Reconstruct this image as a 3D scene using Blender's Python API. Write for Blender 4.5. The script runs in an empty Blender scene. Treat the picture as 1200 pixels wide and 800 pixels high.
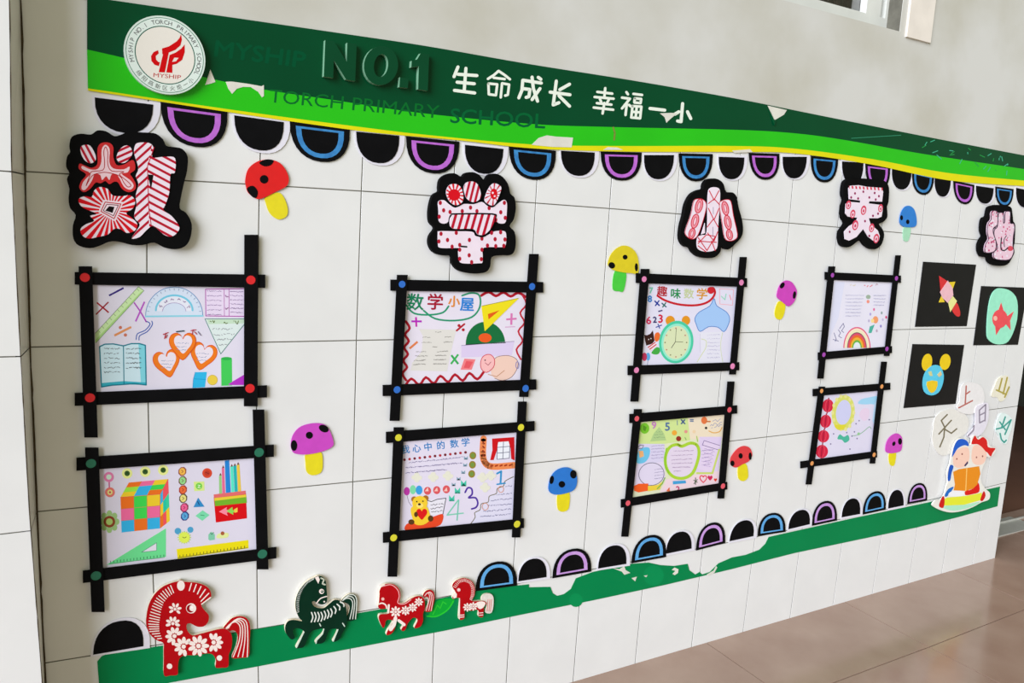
import bpy, math, random
from mathutils import Vector, Matrix
from mathutils.geometry import tessellate_polygon
random.seed(7)
SC = bpy.context.scene
COL = SC.collection

# ------------------------------------------------------------------ camera
# world: X along the tiled wall, Y into the wall (wall face y=0, corridor y<0), Z up (0 = a tile joint 1.2 m above the floor)
CAM_F = 1.544860823184177
CAM_R = Matrix(((0.873802313710012, 0.4858890324633431, 0.01952856079696178),
                (-0.48302795444045127, 0.8626185612524955, 0.1502438451706986),
                (0.05615613754557561, -0.14071626030576523, 0.9884560801075162)))
CAM_C = Vector((0.07538587614320742, -1.569119246140219, -0.053958178111980434))
cd = bpy.data.cameras.new('camera'); cam = bpy.data.objects.new('camera', cd); COL.objects.link(cam)
cd.sensor_fit = 'HORIZONTAL'; cd.sensor_width = 36.0; cd.lens = 36.0 * CAM_F / 2; cd.clip_start = 0.02
ax_r, ax_f, ax_u = CAM_R.col[0], CAM_R.col[1], CAM_R.col[2]
m = Matrix((ax_r, ax_u, -ax_f)).transposed().to_4x4(); m.translation = CAM_C
cam.matrix_world = m
SC.camera = cam

# ------------------------------------------------------------------ light
w = bpy.data.worlds.new('sky'); SC.world = w; w.use_nodes = True
bg = w.node_tree.nodes['Background']; bg.inputs['Color'].default_value = (1.0, 0.985, 0.70, 1); bg.inputs['Strength'].default_value = 0.33
sl = bpy.data.lights.new('daylight', 'SUN'); sun = bpy.data.objects.new('daylight', sl); COL.objects.link(sun)
sl.energy = 3.6; sl.angle = math.radians(42); sl.color = (0.945, 0.975, 1.10)
sun.rotation_euler = Vector((0.86, 0.50, -0.30)).to_track_quat('-Z', 'Y').to_euler()
SC.view_settings.view_transform = 'Standard'; SC.view_settings.look = 'None'
SC.view_settings.gamma = 1.0; SC.view_settings.use_curve_mapping = False
SC.view_settings.exposure = 0.33

# ------------------------------------------------------------------ survey of the wall: photograph pixel <-> place on the wall
def ray(px, py):
    return CAM_R @ Vector(((px - 600) / 600, CAM_F, -(py - 400) / 600))
def Bk(px, py, d=0.0):
    """the point at depth d in front of the wall face that is seen at this pixel"""
    r = ray(px, py); t = (-d - CAM_C.y) / r.y
    return CAM_C + r * t
def Fl(px, py, z):
    r = ray(px, py); t = (z - CAM_C.z) / r.z
    return CAM_C + r * t
LR = Matrix(((0.8787847810347016, 0.47679436771128136, 0.02011068224921985),
             (-0.47377023728038126, 0.8666035256483688, 0.15665277399727073),
             (0.05726317218789874, -0.147191916396751, 0.9874489702553871)))
LC = Vector((0.10229921444314288, -1.5595242660922453, -0.04458036481569416)); LF = 1.5688380171466794; LK = 0.04643779483047404
LRT = LR.transposed()
def pix(X):
    d = LRT @ (Vector(X) - LC)
    u = (d.x / d.y * LF, -d.z / d.y * LF); x = u
    for i in range(25):
        s = 1 + LK * (x[0] ** 2 + x[1] ** 2); x = (u[0] / s, u[1] / s)
    return x[0] * 600 + 600, x[1] * 600 + 400
def G(x, z, d=0.0):
    """surveyed place of a joint of the tile grid"""
    return Bk(*pix((x, -d, z)), d)

# ------------------------------------------------------------------ materials
def lin(c):
    return tuple(((v / 255) / 12.92 if v / 255 <= 0.04045 else ((v / 255 + 0.055) / 1.055) ** 2.4) for v in c[:3]) + (1,)
MATS = {}
def mat(name, rgb, rough=0.5, var=0.04, scale=20.0, metal=0.0, spec=0.5, bump=0.0, coat=0.0, rgb2=None, dist=0.0, detail=4.0, lo=0.35, hi=0.7):
    if name in MATS: return MATS[name]
    M = bpy.data.materials.new(name); M.use_nodes = True; nt = M.node_tree; b = nt.nodes['Principled BSDF']
    b.inputs['Roughness'].default_value = rough; b.inputs['Metallic'].default_value = metal
    b.inputs['Specular IOR Level'].default_value = spec; b.inputs['Coat Weight'].default_value = coat
    geo = nt.nodes.new('ShaderNodeNewGeometry'); no = nt.nodes.new('ShaderNodeTexNoise')
    nt.links.new(geo.outputs['Position'], no.inputs['Vector'])
    no.inputs['Scale'].default_value = scale; no.inputs['Detail'].default_value = detail; no.inputs['Distortion'].default_value = dist
    cr = nt.nodes.new('ShaderNodeValToRGB'); c = lin(rgb)
    cr.color_ramp.elements[0].position = lo; cr.color_ramp.elements[1].position = hi
    c2 = lin(rgb2) if rgb2 else tuple(v * (1 - var * 2) for v in c[:3]) + (1,)
    cr.color_ramp.elements[0].color = c2; cr.color_ramp.elements[1].color = c
    nt.links.new(no.outputs['Fac'], cr.inputs['Fac']); nt.links.new(cr.outputs['Color'], b.inputs['Base Color'])
    if bump:
        bp = nt.nodes.new('ShaderNodeBump'); bp.inputs['Strength'].default_value = bump; bp.inputs['Distance'].default_value = 0.002
        nt.links.new(no.outputs['Fac'], bp.inputs['Height']); nt.links.new(bp.outputs['Normal'], b.inputs['Normal'])
    MATS[name] = M; return M
def ink_mat():
    if 'ink' in MATS: return MATS['ink']
    M = bpy.data.materials.new('printed_colour'); M.use_nodes = True; nt = M.node_tree; b = nt.nodes['Principled BSDF']
    at = nt.nodes.new('ShaderNodeAttribute'); at.attribute_name = 'Col'
    nt.links.new(at.outputs['Color'], b.inputs['Base Color']); b.inputs['Roughness'].default_value = 0.55
    b.inputs['Specular IOR Level'].default_value = 0.08
    MATS['ink'] = M; return M

M_TILE = mat('glazed_tile', (231, 232, 230), 0.2, 0.02, 9, spec=0.5)
M_GROUT = mat('grout', (112, 110, 98), 0.9, 0.15, 40)
M_PLASTER = mat('stained_plaster', (208, 208, 202), 0.85, scale=3.2, rgb2=(191, 189, 176), detail=8, lo=0.34, hi=0.62, bump=0.12)
M_FLOOR = mat('polished_floor_tile', (174, 148, 132), 0.16, 0.06, 6, rgb2=(160, 132, 116), detail=8)
M_FJOINT = mat('floor_joint', (92, 74, 66), 0.8, 0.1, 30)
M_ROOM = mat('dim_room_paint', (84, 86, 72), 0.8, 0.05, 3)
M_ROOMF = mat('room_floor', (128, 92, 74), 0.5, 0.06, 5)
M_ALU = mat('aluminium', (190, 190, 182), 0.5, 0.04, 30, metal=0.1)
M_WFRAME = mat('window_white', (222, 224, 216), 0.5, 0.05, 12)
M_DARKBAR = mat('dark_bar', (62, 48, 40), 0.5, 0.1, 12)
M_SEAL = mat('dirty_sealant', (74, 60, 34), 0.9, 0.25, 60)
M_BLACK = mat('black_card', (13, 13, 15), 0.7, 0.15, 30, spec=0.08)
M_FOAMBLACK = mat('black_foam', (10, 10, 11), 0.8, 0.15, 50, spec=0.08)
M_WHITEP = mat('white_paper', (228, 226, 236), 0.7, 0.02, 20, spec=0.3)
M_CREAM = mat('cream_foam_edge', (226, 216, 192), 0.7, 0.06, 60)

# ------------------------------------------------------------------ mesh helpers
def tag(o, label=None, cat=None, group=None, kind=None):
    if label: o['label'] = label
    if cat: o['category'] = cat
    if group: o['group'] = group
    if kind: o['kind'] = kind
    return o
def thing(name, loc, label, cat, group=None):
    o = bpy.data.objects.new(name, None); o.empty_display_size = 0.03; COL.objects.link(o); o.location = loc
    return tag(o, label, cat, group)
def mobj(name, verts, faces, mats, parent=None, origin=None, fmats=None, fcols=None):
    if parent is not None:
        o_ = Vector((0, 0, 0)); p = parent
        while p is not None: o_ += Vector(p.location); p = p.parent
        loc = Vector((0, 0, 0))
    else:
        o_ = Vector(origin) if origin is not None else Vector((0, 0, 0)); loc = o_
    me = bpy.data.meshes.new(name)
    me.from_pydata([tuple(Vector(v) - o_) for v in verts], [], faces)
    for M in (mats if isinstance(mats, (list, tuple)) else [mats]): me.materials.append(M)
    if fmats: me.polygons.foreach_set('material_index', fmats)
    if fcols:
        ca = me.color_attributes.new('Col', 'FLOAT_COLOR', 'CORNER'); buf = []
        for f, c in zip(faces, fcols): buf += list(c) * len(f)
        ca.data.foreach_set('color', buf)
    me.update()
    o = bpy.data.objects.new(name, me); COL.objects.link(o); o.location = loc
    if parent is not None: o.parent = parent
    return o
def box_data(x0, x1, y0, y1, z0, z1):
    v = [(x0, y0, z0), (x1, y0, z0), (x1, y1, z0), (x0, y1, z0), (x0, y0, z1), (x1, y0, z1), (x1, y1, z1), (x0, y1, z1)]
    f = [(0, 3, 2, 1), (4, 5, 6, 7), (0, 1, 5, 4), (1, 2, 6, 5), (2, 3, 7, 6), (3, 0, 4, 7)]
    return v, f
def boxes(name, bs, M, parent=None, origin=None):
    V, F = [], []
    for b in bs:
        v, f = box_data(*b); n = len(V); V += v; F += [tuple(i + n for i in q) for q in f]
    return mobj(name, V, F, M, parent, origin)
def area(p):
    return sum(p[i][0] * p[(i + 1) % len(p)][1] - p[(i + 1) % len(p)][0] * p[i][1] for i in range(len(p))) / 2
def slab(name, front, d0, M, parent=None, Mside=None, origin=None, bev=0.0):
    """a plate: `front` = world points of the outline of the front face; sides run straight back to depth d0 before the wall"""
    pts = [Vector(p) for p in front]
    if area([(p.x, p.z) for p in pts]) < 0: pts.reverse()
    n = len(pts); V = list(pts); F = []; fm = []
    tri = tessellate_polygon([[Vector((p.x, p.z, 0)) for p in pts]])
    for t in tri:
        a = area([(pts[i].x, pts[i].z) for i in t]); F.append(tuple(t) if a > 0 else tuple(reversed(t))); fm.append(0)
    V += [Vector((p.x, -d0, p.z)) for p in pts]
    for i in range(n):
        j = (i + 1) % n; F.append((j, i, n + i, n + j)); fm.append(1)
    for t in tri:
        a = area([(pts[i].x, pts[i].z) for i in t]); q = tuple(reversed(t)) if a > 0 else tuple(t)
        F.append(tuple(i + n for i in q)); fm.append(1)
    return mobj(name, V, F, [M, Mside or M], parent, origin, fm)
def sm(pts, k=4, closed=True):
    """smooth curve through the points"""
    n = len(pts); out = []
    rng = range(n) if closed else range(n - 1)
    for i in rng:
        g = (lambda j: pts[j % n]) if closed else (lambda j: pts[min(max(j, 0), n - 1)])
        p0, p1, p2, p3 = g(i - 1), g(i), g(i + 1), g(i + 2)
        for s in range(k):
            t = s / k
            out.append(tuple(0.5 * (2 * p1[a] + (p2[a] - p0[a]) * t + (2 * p0[a] - 5 * p1[a] + 4 * p2[a] - p3[a]) * t * t + (3 * p1[a] - p0[a] - 3 * p2[a] + p3[a]) * t ** 3) for a in (0, 1)))
    if not closed: out.append(tuple(pts[-1]))
    return out
def ell(cx, cy, rx, ry=None, n=20, rot=0.0, a0=0.0, a1=360.0):
    ry = rx if ry is None else ry; c, s = math.cos(math.radians(rot)), math.sin(math.radians(rot)); r = []
    full = abs(a1 - a0) >= 360
    for i in range(n if full else n + 1):
        a = math.radians(a0 + (a1 - a0) * i / n); x, y = rx * math.cos(a), ry * math.sin(a)
        r.append((cx + x * c - y * s, cy + x * s + y * c))
    return r
def clip(subj, conv):
    """the part of a polygon inside a convex one"""
    if area(conv) < 0: conv = conv[::-1]
    out = list(subj)
    for i in range(len(conv)):
        a, b = conv[i], conv[(i + 1) % len(conv)]; inp, out = out, []
        if not inp: return []
        side = lambda p: (b[0] - a[0]) * (p[1] - a[1]) - (b[1] - a[1]) * (p[0] - a[0])
        for j in range(len(inp)):
            p, q = inp[j - 1], inp[j]; sp, sq = side(p), side(q)
            if (sp >= 0) != (sq >= 0):
                t = sp / (sp - sq); out.append((p[0] + (q[0] - p[0]) * t, p[1] + (q[1] - p[1]) * t))
            if sq >= 0: out.append(q)
    return out
class Z:
    """a crop of the photograph: (a, b) in crop units -> place on the wall at depth d"""
    def __init__(s, ox, oy, k): s.ox, s.oy, s.k = ox, oy, k
    def px(s, p): return s.ox + p[0] * s.k, s.oy + p[1] * s.k
    def w(s, p, d=0.0): return Bk(*s.px(p), d)
    def ws(s, pts, d=0.0): return [s.w(p, d) for p in pts]
class WorldMap:
    """metres about a centre on the wall"""
    def __init__(s, c): s.c = c
    def w(s, p, d=0.0): return Vector((s.c.x + p[0], -d, s.c.z - p[1]))
GLY = {}
def glyphs(txt):
    """outline of lettering in the built-in typeface, as flat polygons, and its width"""
    if txt in GLY: return GLY[txt]
    cu = bpy.data.curves.new('lettering', 'FONT'); cu.body = txt; cu.size = 1.0; cu.resolution_u = 3; cu.fill_mode = 'FRONT'
    ob = bpy.data.objects.new('lettering', cu); COL.objects.link(ob)
    dg = bpy.context.evaluated_depsgraph_get(); me = ob.evaluated_get(dg).to_mesh()
    vs = [(v.co.x, v.co.y) for v in me.vertices]; polys = [[vs[i] for i in p.vertices] for p in me.polygons]
    ob.evaluated_get(dg).to_mesh_clear(); bpy.data.objects.remove(ob); bpy.data.curves.remove(cu)
    xs = [p[0] for q in polys for p in q] or [0, 1]
    GLY[txt] = (polys, min(xs), max(xs)); return GLY[txt]
STEP = 1.5e-5
class Ink:
    """flat print: coloured shapes laid on a surface at depth d, one mesh"""
    def __init__(s, mp, d): s.mp, s.d, s.V, s.F, s.C = mp, d, [], [], []
    def _add(s, pts, col, adv=True):
        if len(pts) < 3: return s
        wpts = [s.mp.w(p, s.d) for p in pts]; P2 = [(p.x, p.z) for p in wpts]
        n = len(s.V); s.V += wpts
        if len(pts) == 3: tris = [(0, 1, 2)]
        else: tris = tessellate_polygon([[Vector((p[0], p[1], 0)) for p in P2]])
        for t in tris:
            a = area([P2[i] for i in t]); q = tuple(t) if a > 0 else tuple(reversed(t))
            if abs(a) < 1e-12: continue
            s.F.append(tuple(i + n for i in q)); s.C.append(lin(col))
        if adv: s.d += STEP
        return s
    def poly(s, pts, col): return s._add(pts, col)
    def stroke(s, pts, wd, col, closed=False, rnd=True):
        q = list(pts) + ([pts[0]] if closed else [])
        for a, b in zip(q, q[1:]):
            dx, dy = b[0] - a[0], b[1] - a[1]; L = math.hypot(dx, dy)
            if L < 1e-9: continue
            nx, ny = -dy / L * wd / 2, dx / L * wd / 2
            s._add([(a[0] + nx, a[1] + ny), (b[0] + nx, b[1] + ny), (b[0] - nx, b[1] - ny), (a[0] - nx, a[1] - ny)], col, False)
        if rnd:
            s.d += STEP
            for p in (q[:-1] if closed else q): s._add(ell(p[0], p[1], wd / 2, n=8), col, False)
        s.d += STEP; return s
    def disc(s, cx, cy, r, col, ry=None, n=16, rot=0): return s._add(ell(cx, cy, r, ry, n, rot), col)
    def text(s, txt, x, y, h, col, ang=0.0, width=None, shear=0.0, bold=0.0):
        """lettering with its left base at (x, y); h = em size; ang = slope in degrees, downwards positive"""
        polys, x0, x1 = glyphs(txt); kx = h if width is None else width / max(x1 - x0, 1e-6)
        c, sn = math.cos(math.radians(ang)), math.sin(math.radians(ang))
        for off in ([(0, 0)] if not bold else [(-bold, 0), (bold, 0), (0, bold), (0, -bold)]):
            for p in polys:
                q = []
                for (a, b) in p:
                    u, v = (a - x0) * kx + off[0], -b * h + off[1]; u += shear * b * h
                    q.append((x + u * c - v * sn, y + u * sn + v * c))
                s._add(q, col, False)
            s.d += STEP
        return s
    def scribble(s, x0, y0, x1, y1, h, col, wd, step=None):
        """a line of handwriting too small to read"""
        L = math.hypot(x1 - x0, y1 - y0); step = step or h * 0.55; n = max(2, int(L / step)); pts = []; r = random.Random(int(x0 * 7 + y0 * 13))
        seg = []
        for i in range(n + 1):
            t = i / n; seg.append((x0 + (x1 - x0) * t, y0 + (y1 - y0) * t + r.uniform(-h / 2, h / 2)))
            if r.random() < 0.22 and len(seg) > 1: s.stroke(seg, wd, col, rnd=False); seg = []
        if len(seg) > 1: s.stroke(seg, wd, col, rnd=False)
        return s
    def build(s, name, parent, label=None):
        o = mobj(name, s.V, s.F, ink_mat(), parent, None, None, s.C)
        if label: o['label'] = label
        return o
def stripes(ink, outline, ang, gap, wd, col, ph=0.0, box=None):
    """parallel bands inside an outline"""
    c, sn = math.cos(math.radians(ang)), math.sin(math.radians(ang)); nx, ny = -sn, c
    if box: outline = clip(outline, box)
    if len(outline) < 3: return
    ds = [p[0] * nx + p[1] * ny for p in outline]; k = math.floor(min(ds) / gap) - 1
    while k * gap + ph < max(ds):
        a = k * gap + ph; b = a + wd; E = 3000
        q = [(a * nx - E * c, a * ny - E * sn), (a * nx + E * c, a * ny + E * sn), (b * nx + E * c, b * ny + E * sn), (b * nx - E * c, b * ny - E * sn)]
        r = clip(outline, q)
        if len(r) > 2: ink._add(r, col, False)
        k += 1
    ink.d += STEP
def rays(ink, outline, cx, cy, n, frac, col):
    for i in range(n):
        a = 2 * math.pi * i / n; b = a + 2 * math.pi / n * frac; R = 2000
        r = clip(outline, [(cx, cy), (cx + R * math.cos(a), cy + R * math.sin(a)), (cx + R * math.cos(b), cy + R * math.sin(b))])
        if len(r) > 2: ink._add(r, col, False)
    ink.d += STEP

# ================================================================== SETTING
FZ0 = Bk(745, 777).z; FZ1 = Bk(1140, 661).z; FX0 = Bk(745, 777).x; FX1 = Bk(1140, 661).x
def fz(x): return FZ0 + (FZ1 - FZ0) * (x - FX0) / (FX1 - FX0)
XR = 0.5 * (Bk(1194, 451).x + Bk(1182, 550).x)          # right end of the wall, at the doorway
FB = -1.24
# --- wall behind the tiles
pw = [Bk(915, 0), Bk(1056, 38.5)]
WX0, WX1, WZ0 = pw[0].x - 0.35, Bk(1054, 37).x, Bk(1054, 37).z
core = [(-0.05, XR, 0.0006, 0.24, -1.32, 0.29), (-0.05, WX0, 0.0006, 0.24, 0.29, 2.0), (WX1, XR, 0.0006, 0.24, 0.29, 2.0),
        (WX0, WX1, 0.0006, 0.24, 0.29, WZ0), (WX0, WX1, 0.0006, 0.24, 1.55, 2.0), (XR, 4.25, 0.0006, 0.24, 0.95, 2.0), (4.25, 6.5, 0.0006, 0.24, -1.32, 2.0)]
wall = boxes('wall_back', core, M_GROUT); tag(wall, 'corridor wall of white glazed tiles under stained plaster', None, None, 'structure')
TILE_TOP = 0.302
GAP = 0.0011
zs = [-1.23, -0.9, -0.6, -0.3, 0.0, TILE_TOP]
for j in range(5):
    for i in range(16):
        x0, x1 = i * 0.2, (i + 1) * 0.2
        if x0 > 3.1: continue
        c = [G(x0, zs[j]), G(x1, zs[j]), G(x1, zs[j + 1]), G(x0, zs[j + 1])]
        q = []
        cx = sum(p.x for p in c) / 4; cz = sum(p.z for p in c) / 4
        for p in c:
            q.append(Vector((p.x + (GAP if p.x < cx else -GAP), 0, p.z + (GAP if p.z < cz else -GAP))))
        if i == 15:
            q[1].x = XR + 0.004; q[2].x = XR + 0.004
        if i == 0: q[0].x -= 0.06; q[3].x -= 0.06
        e = 0.0004
        cxx = sum(p.x for p in q) / 4; czz = sum(p.z for p in q) / 4
        off = random.uniform(-0.0002, 0.0001)
        fr = [Vector((p.x + (e if p.x < cxx else -e), off, p.z + (e if p.z < czz else -e))) for p in q]
        md = [Vector((p.x, off + e, p.z)) for p in q]; bk = [Vector((p.x, 0.008, p.z)) for p in q]
        V = fr + md + bk; F = [(0, 1, 2, 3)]
        for a in range(4):
            b = (a + 1) % 4; F += [(b, a, 4 + a, 4 + b), (4 + b, 4 + a, 8 + a, 8 + b)]
        o = mobj('tile', V, F, M_TILE, wall)
# --- plaster above the tiles
pz = 0.34
boxes('plaster', [(-0.05, WX0, -0.001, 0.0006, pz, 2.0), (WX1, XR, -0.001, 0.0006, pz, 2.0), (WX0, WX1, -0.001, 0.0006, pz, WZ0), (WX0, WX1, -0.001, 0.0006, 1.55, 2.0)], M_PLASTER, wall)
gx = [-0.05, 0.1] + [0.2 * k for k in range(1, 16)]
low = [G(x, 0.300) for x in gx]
slab('plaster_edge', [Vector((p.x, -0.001, p.z - 0.004)) for p in low] + [Vector((XR, -0.001, low[-1].z - 0.006)), Vector((XR, -0.001, pz)), Vector((low[0].x, -0.001, pz))], -0.0006, M_PLASTER, wall)
# --- projecting pier at the left
PD = 0.09
pe = [Bk(9, -60, PD), Bk(12, 10, PD), Bk(14, 200, PD), Bk(24, 406, PD), Bk(35, 600, PD), Bk(50, 800, PD)]
PX = pe[2].x
def interp(P, z):
    P = sorted(P, key=lambda p: p.z)
    if z <= P[0].z: i = 0
    elif z >= P[-1].z: i = len(P) - 2
    else: i = [k for k in range(len(P) - 1) if P[k].z <= z <= P[k + 1].z][0]
    f = (z - P[i].z) / (P[i + 1].z - P[i].z); return P[i].x + (P[i + 1].x - P[i].x) * max(-1, min(2, f))
FE = pe
BE = [Bk(22, -40), Bk(24, 10), Bk(28.5, 200), Bk(34.5, 406), Bk(42.5, 600), Bk(52, 790)]
fe = lambda z: interp(FE, max(-1.0, min(0.45, z))); be = lambda z: interp(BE, max(-1.0, min(0.45, z)))
pier = boxes('wall_left', [(-1.6, min(p.x for p in pe) - 0.004, -PD + 0.0012, 0.02, -1.32, 2.0)], M_GROUT); tag(pier, 'white tiled pier projecting from the wall', None, None, 'structure')
pz1 = Bk(8, 625, PD).z
pzs = [pz1 - 0.62, pz1 - 0.31, pz1, Bk(8, 418, PD).z, Bk(5, 200.5, PD).z, 0.31, 0.61, 0.91, 1.3, 2.0]
for j in range(len(pzs) - 1):
    z0, z1 = pzs[j] + GAP, pzs[j + 1] - GAP
    for i in range(7):
        xa1, xb1 = (fe(z0), fe(z1)) if i == 0 else (PX - i * 0.2 - GAP, PX - i * 0.2 - GAP); x0 = PX - (i + 1) * 0.2 + GAP
        V = [(x0, -PD, z0), (xa1, -PD, z0), (xb1, -PD, z1), (x0, -PD, z1), (x0, -PD + .008, z0), (xa1, -PD + .008, z0), (xb1, -PD + .008, z1), (x0, -PD + .008, z1)]
        mobj('tile', V, [(0, 1, 2, 3), (1, 0, 4, 5), (2, 1, 5, 6), (3, 2, 6, 7), (0, 3, 7, 4)], M_TILE, pier)
    zc_ = sorted({z0, z1} | {p.z for p in BE if z0 < p.z < z1} | {p.z for p in FE if z0 < p.z < z1})
    V = [(fe(z) - .0002, -PD + .0006, z) for z in zc_] + [(be(z), -0.001, z) for z in zc_] + [(min(p.x for p in pe) - .004, -PD + .0015, z) for z in zc_]; n = len(zc_)
    mobj('tile', V, [(k, n + k, n + k + 1, k + 1) for k in range(n - 1)] + [(k + 1, 2 * n + k + 1, 2 * n + k, k) for k in range(n - 1)], M_TILE, pier)
def crack(name, fx_, y0, y1, par, w0=0.0005, w1=0.0016):
    V, F = [], []; r = random.Random(3); z = -1.25; k = 0
    while z < 0.9:
        hw = r.uniform(w0, w1); x = fx_(z); V += [(x - hw, y0, z), (x + hw, y0, z), (x + hw, y1, z), (x - hw, y1, z)]
        if k:
            n = 4 * (k - 1)
            for a in range(4): F.append((n + a, n + (a + 1) % 4, n + 4 + (a + 1) % 4, n + 4 + a))
        z += r.uniform(.012, .04); k += 1
    return mobj(name, V, F, M_SEAL, par)
crack('sealant_line', lambda z: be(z) + .001, -0.003, 0.0, pier, .0006, .0024)
crack('corner_joint', lambda z: fe(z) - .0006, -PD - 0.0006, -PD + 0.004, pier, 0.0003, 0.0009)
# --- floor
fv = []
def F3(x, y): return (x, y, fz(x) - 0.004)
floor = mobj('floor', [F3(-2.5, -4.0), F3(7, -4.0), F3(7, 0.26), F3(-2.5, 0.26), (-2.5, -4, -1.5), (7, -4, -1.5), (7, .26, -1.5), (-2.5, .26, -1.5)],
             [(0, 1, 2, 3), (7, 6, 5, 4), (0, 4, 5, 1), (1, 5, 6, 2), (2, 6, 7, 3), (3, 7, 4, 0)], M_FJOINT)
tag(floor, 'polished pinkish brown floor tiles', None, None, 'structure')
def Gf(x, y):
    p = pix((x, y, -1.206)); r = ray(*p)
    t = (fz(2.2) - CAM_C.z) / r.z
    for i in range(3): q = CAM_C + r * t; t = (fz(q.x) - CAM_C.z) / r.z
    return CAM_C + r * t
fx = [1.659 + 0.602 * k for k in range(-6, 7)]; fy = [0.27, -0.313, -0.915, -1.517, -2.119, -2.721]
for i in range(len(fx) - 1):
    for j in range(len(fy) - 1):
        near = fx[i] > 0.9 and fx[i + 1] < 3.6 and j == 0
        g = 0.0016
        def pt(x, y):
            if -0.95 < y < 0.1 and 1.0 < x < 3.7:
                q = Gf(x, y); return Vector((q.x, q.y, fz(q.x)))
            return Vector((x, y, fz(x)))
        c = [pt(fx[i], fy[j + 1]), pt(fx[i + 1], fy[j + 1]), pt(fx[i + 1], fy[j]), pt(fx[i], fy[j])]
        mx = sum(p.x for p in c) / 4; my = sum(p.y for p in c) / 4
        c = [Vector((p.x + (g if p.x < mx else -g), p.y + (g if p.y < my else -g), p.z)) for p in c]
        V = c + [Vector((p.x, p.y, p.z - 0.006)) for p in c]
        mobj('tile', V, [(0, 1, 2, 3), (1, 0, 4, 5), (2, 1, 5, 6), (3, 2, 6, 7), (0, 3, 7, 4)], M_FLOOR, floor)
# --- dim room seen through the doorway and the window
rz = fz(3.3)
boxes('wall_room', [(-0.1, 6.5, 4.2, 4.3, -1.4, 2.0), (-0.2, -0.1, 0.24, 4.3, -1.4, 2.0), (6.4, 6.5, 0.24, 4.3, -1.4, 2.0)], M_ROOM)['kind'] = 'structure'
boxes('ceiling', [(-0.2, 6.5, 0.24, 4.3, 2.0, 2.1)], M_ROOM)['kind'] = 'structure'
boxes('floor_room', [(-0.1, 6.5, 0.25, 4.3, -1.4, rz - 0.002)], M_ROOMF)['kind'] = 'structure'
thr = thing('trim_1', (3.6, 0.1, rz), None, None); thr['kind'] = 'structure'
boxes('track_base', [(XR + 0.004, 4.25, 0.115, 0.235, rz - 0.01, rz + 0.006)], M_ALU, thr)
for yy in (0.20,): boxes('track_rail', [(XR + 0.004, 4.25, yy - 0.003, yy + 0.003, rz + 0.006, rz + 0.014)], M_ALU, thr)
# --- window
win = thing('window_1', (0.5 * (WX0 + WX1), 0.06, WZ0), None, None); win['kind'] = 'structure'
def wx(px, d=-0.05): return Bk(px, 18, d).x
zb0 = WZ0 - 0.0; zb1 = Bk(1010, 15, -0.05).z
boxes('bottom_rail', [(WX0, WX1 + 0.0, 0.045, 0.11, zb0 - 0.0, zb1)], M_WFRAME, win)
boxes('stile', [(wx(1013), wx(1030), 0.045, 0.10, zb1, 1.55)], M_WFRAME, win)
boxes('track_groove', [(wx(1030), wx(1054) , 0.075, 0.11, zb1, 1.55)], M_ALU, win)
boxes('track_rail', [(wx(1036), wx(1041), 0.045, 0.075, zb1, 1.55)], M_WFRAME, win)
boxes('track_rail', [(wx(1046), wx(1054.5), 0.045, 0.075, zb1, 1.55)], M_WFRAME, win)
for px in (938, 952, 965, 977, 989, 1001): boxes('window_bar', [(wx(px, -0.16), wx(px + 4, -0.16), 0.155, 0.17, zb1 - 0.1, 1.55)], M_DARKBAR, win)
gl = bpy.data.materials.new('window_glass'); gl.use_nodes = True
g_ = gl.node_tree.nodes['Principled BSDF']; g_.inputs['Transmission Weight'].default_value = 1.0; g_.inputs['Roughness'].default_value = 0.02; g_.inputs['IOR'].default_value = 1.45
boxes('pane', [(WX0, wx(1013), 0.068, 0.072, zb1, 1.55)], gl, win)
ja, jb = Bk(1063, 42, 0.008), Bk(1091, 48, 0.008)
boxes('trim_2', [(ja.x, jb.x, -0.008, -0.001, ja.z - 0.002, 1.6)], mat('trim_plaster', (238, 230, 218), 0.7, 0.05, 14))['kind'] = 'structure'


# ================================================================== PRINTED BANDS
ZA, ZB, ZC, ZD = Z(0, 0, .25), Z(240, 0, .25), Z(500, 40, .3), Z(840, 0, .3)
PXL = Z(0, 0, 1.0)
DG, LG, YL = (0, 72, 40), (40, 196, 24), (230, 222, 20)
B_TOP = [(102, -5), (130, 0), (220, 13), (300, 24.5), (410, 40.5), (500, 54), (620, 75), (740, 94), (860, 115), (960, 135), (1080, 159), (1200, 182), (1225, 187)]
B_MID = [(102, 58), (146, 68), (242, 91), (310, 105), (390, 117), (490, 132), (620, 145), (710, 148.6), (860, 152), (930, 156), (990, 164), (1080, 180), (1200, 198), (1225, 202)]
B_YEL = [(103, 103.5), (140, 109), (240, 124), (340, 138), (440, 151), (500, 158), (620, 169), (725, 171), (860, 171), (930, 174), (1020, 186), (1110, 202.5), (1200, 211.5), (1225, 214)]
B_BOT = [(103, 106), (140, 111.5), (240, 127), (340, 142), (440, 155.5), (540, 164.5), (620, 173.5), (725, 177.5), (860, 178), (930, 179.5), (1020, 192.5), (1110, 211), (1200, 218), (1225, 220)]
sB = lambda p: sm(p, 5, False)
bc = Bk(640, 120)
banner = thing('wall_banner', (bc.x, 0, bc.z), 'long green printed banner strip with white slogan above the tiles', 'banner')
D1 = 0.003
M_DG = mat('dark_green_vinyl', DG, 0.2, 0.05, 6, spec=0.15); M_LG = mat('light_green_vinyl', LG, 0.2, 0.04, 6, spec=0.25); M_YL = mat('yellow_vinyl', YL, 0.35, 0.04, 8, spec=0.12)
slab('dark_green_field', PXL.ws(sB(B_TOP) + sB(B_MID)[::-1], D1), 0.0012, M_DG, banner)['label'] = 'dark green upper field'
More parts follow.
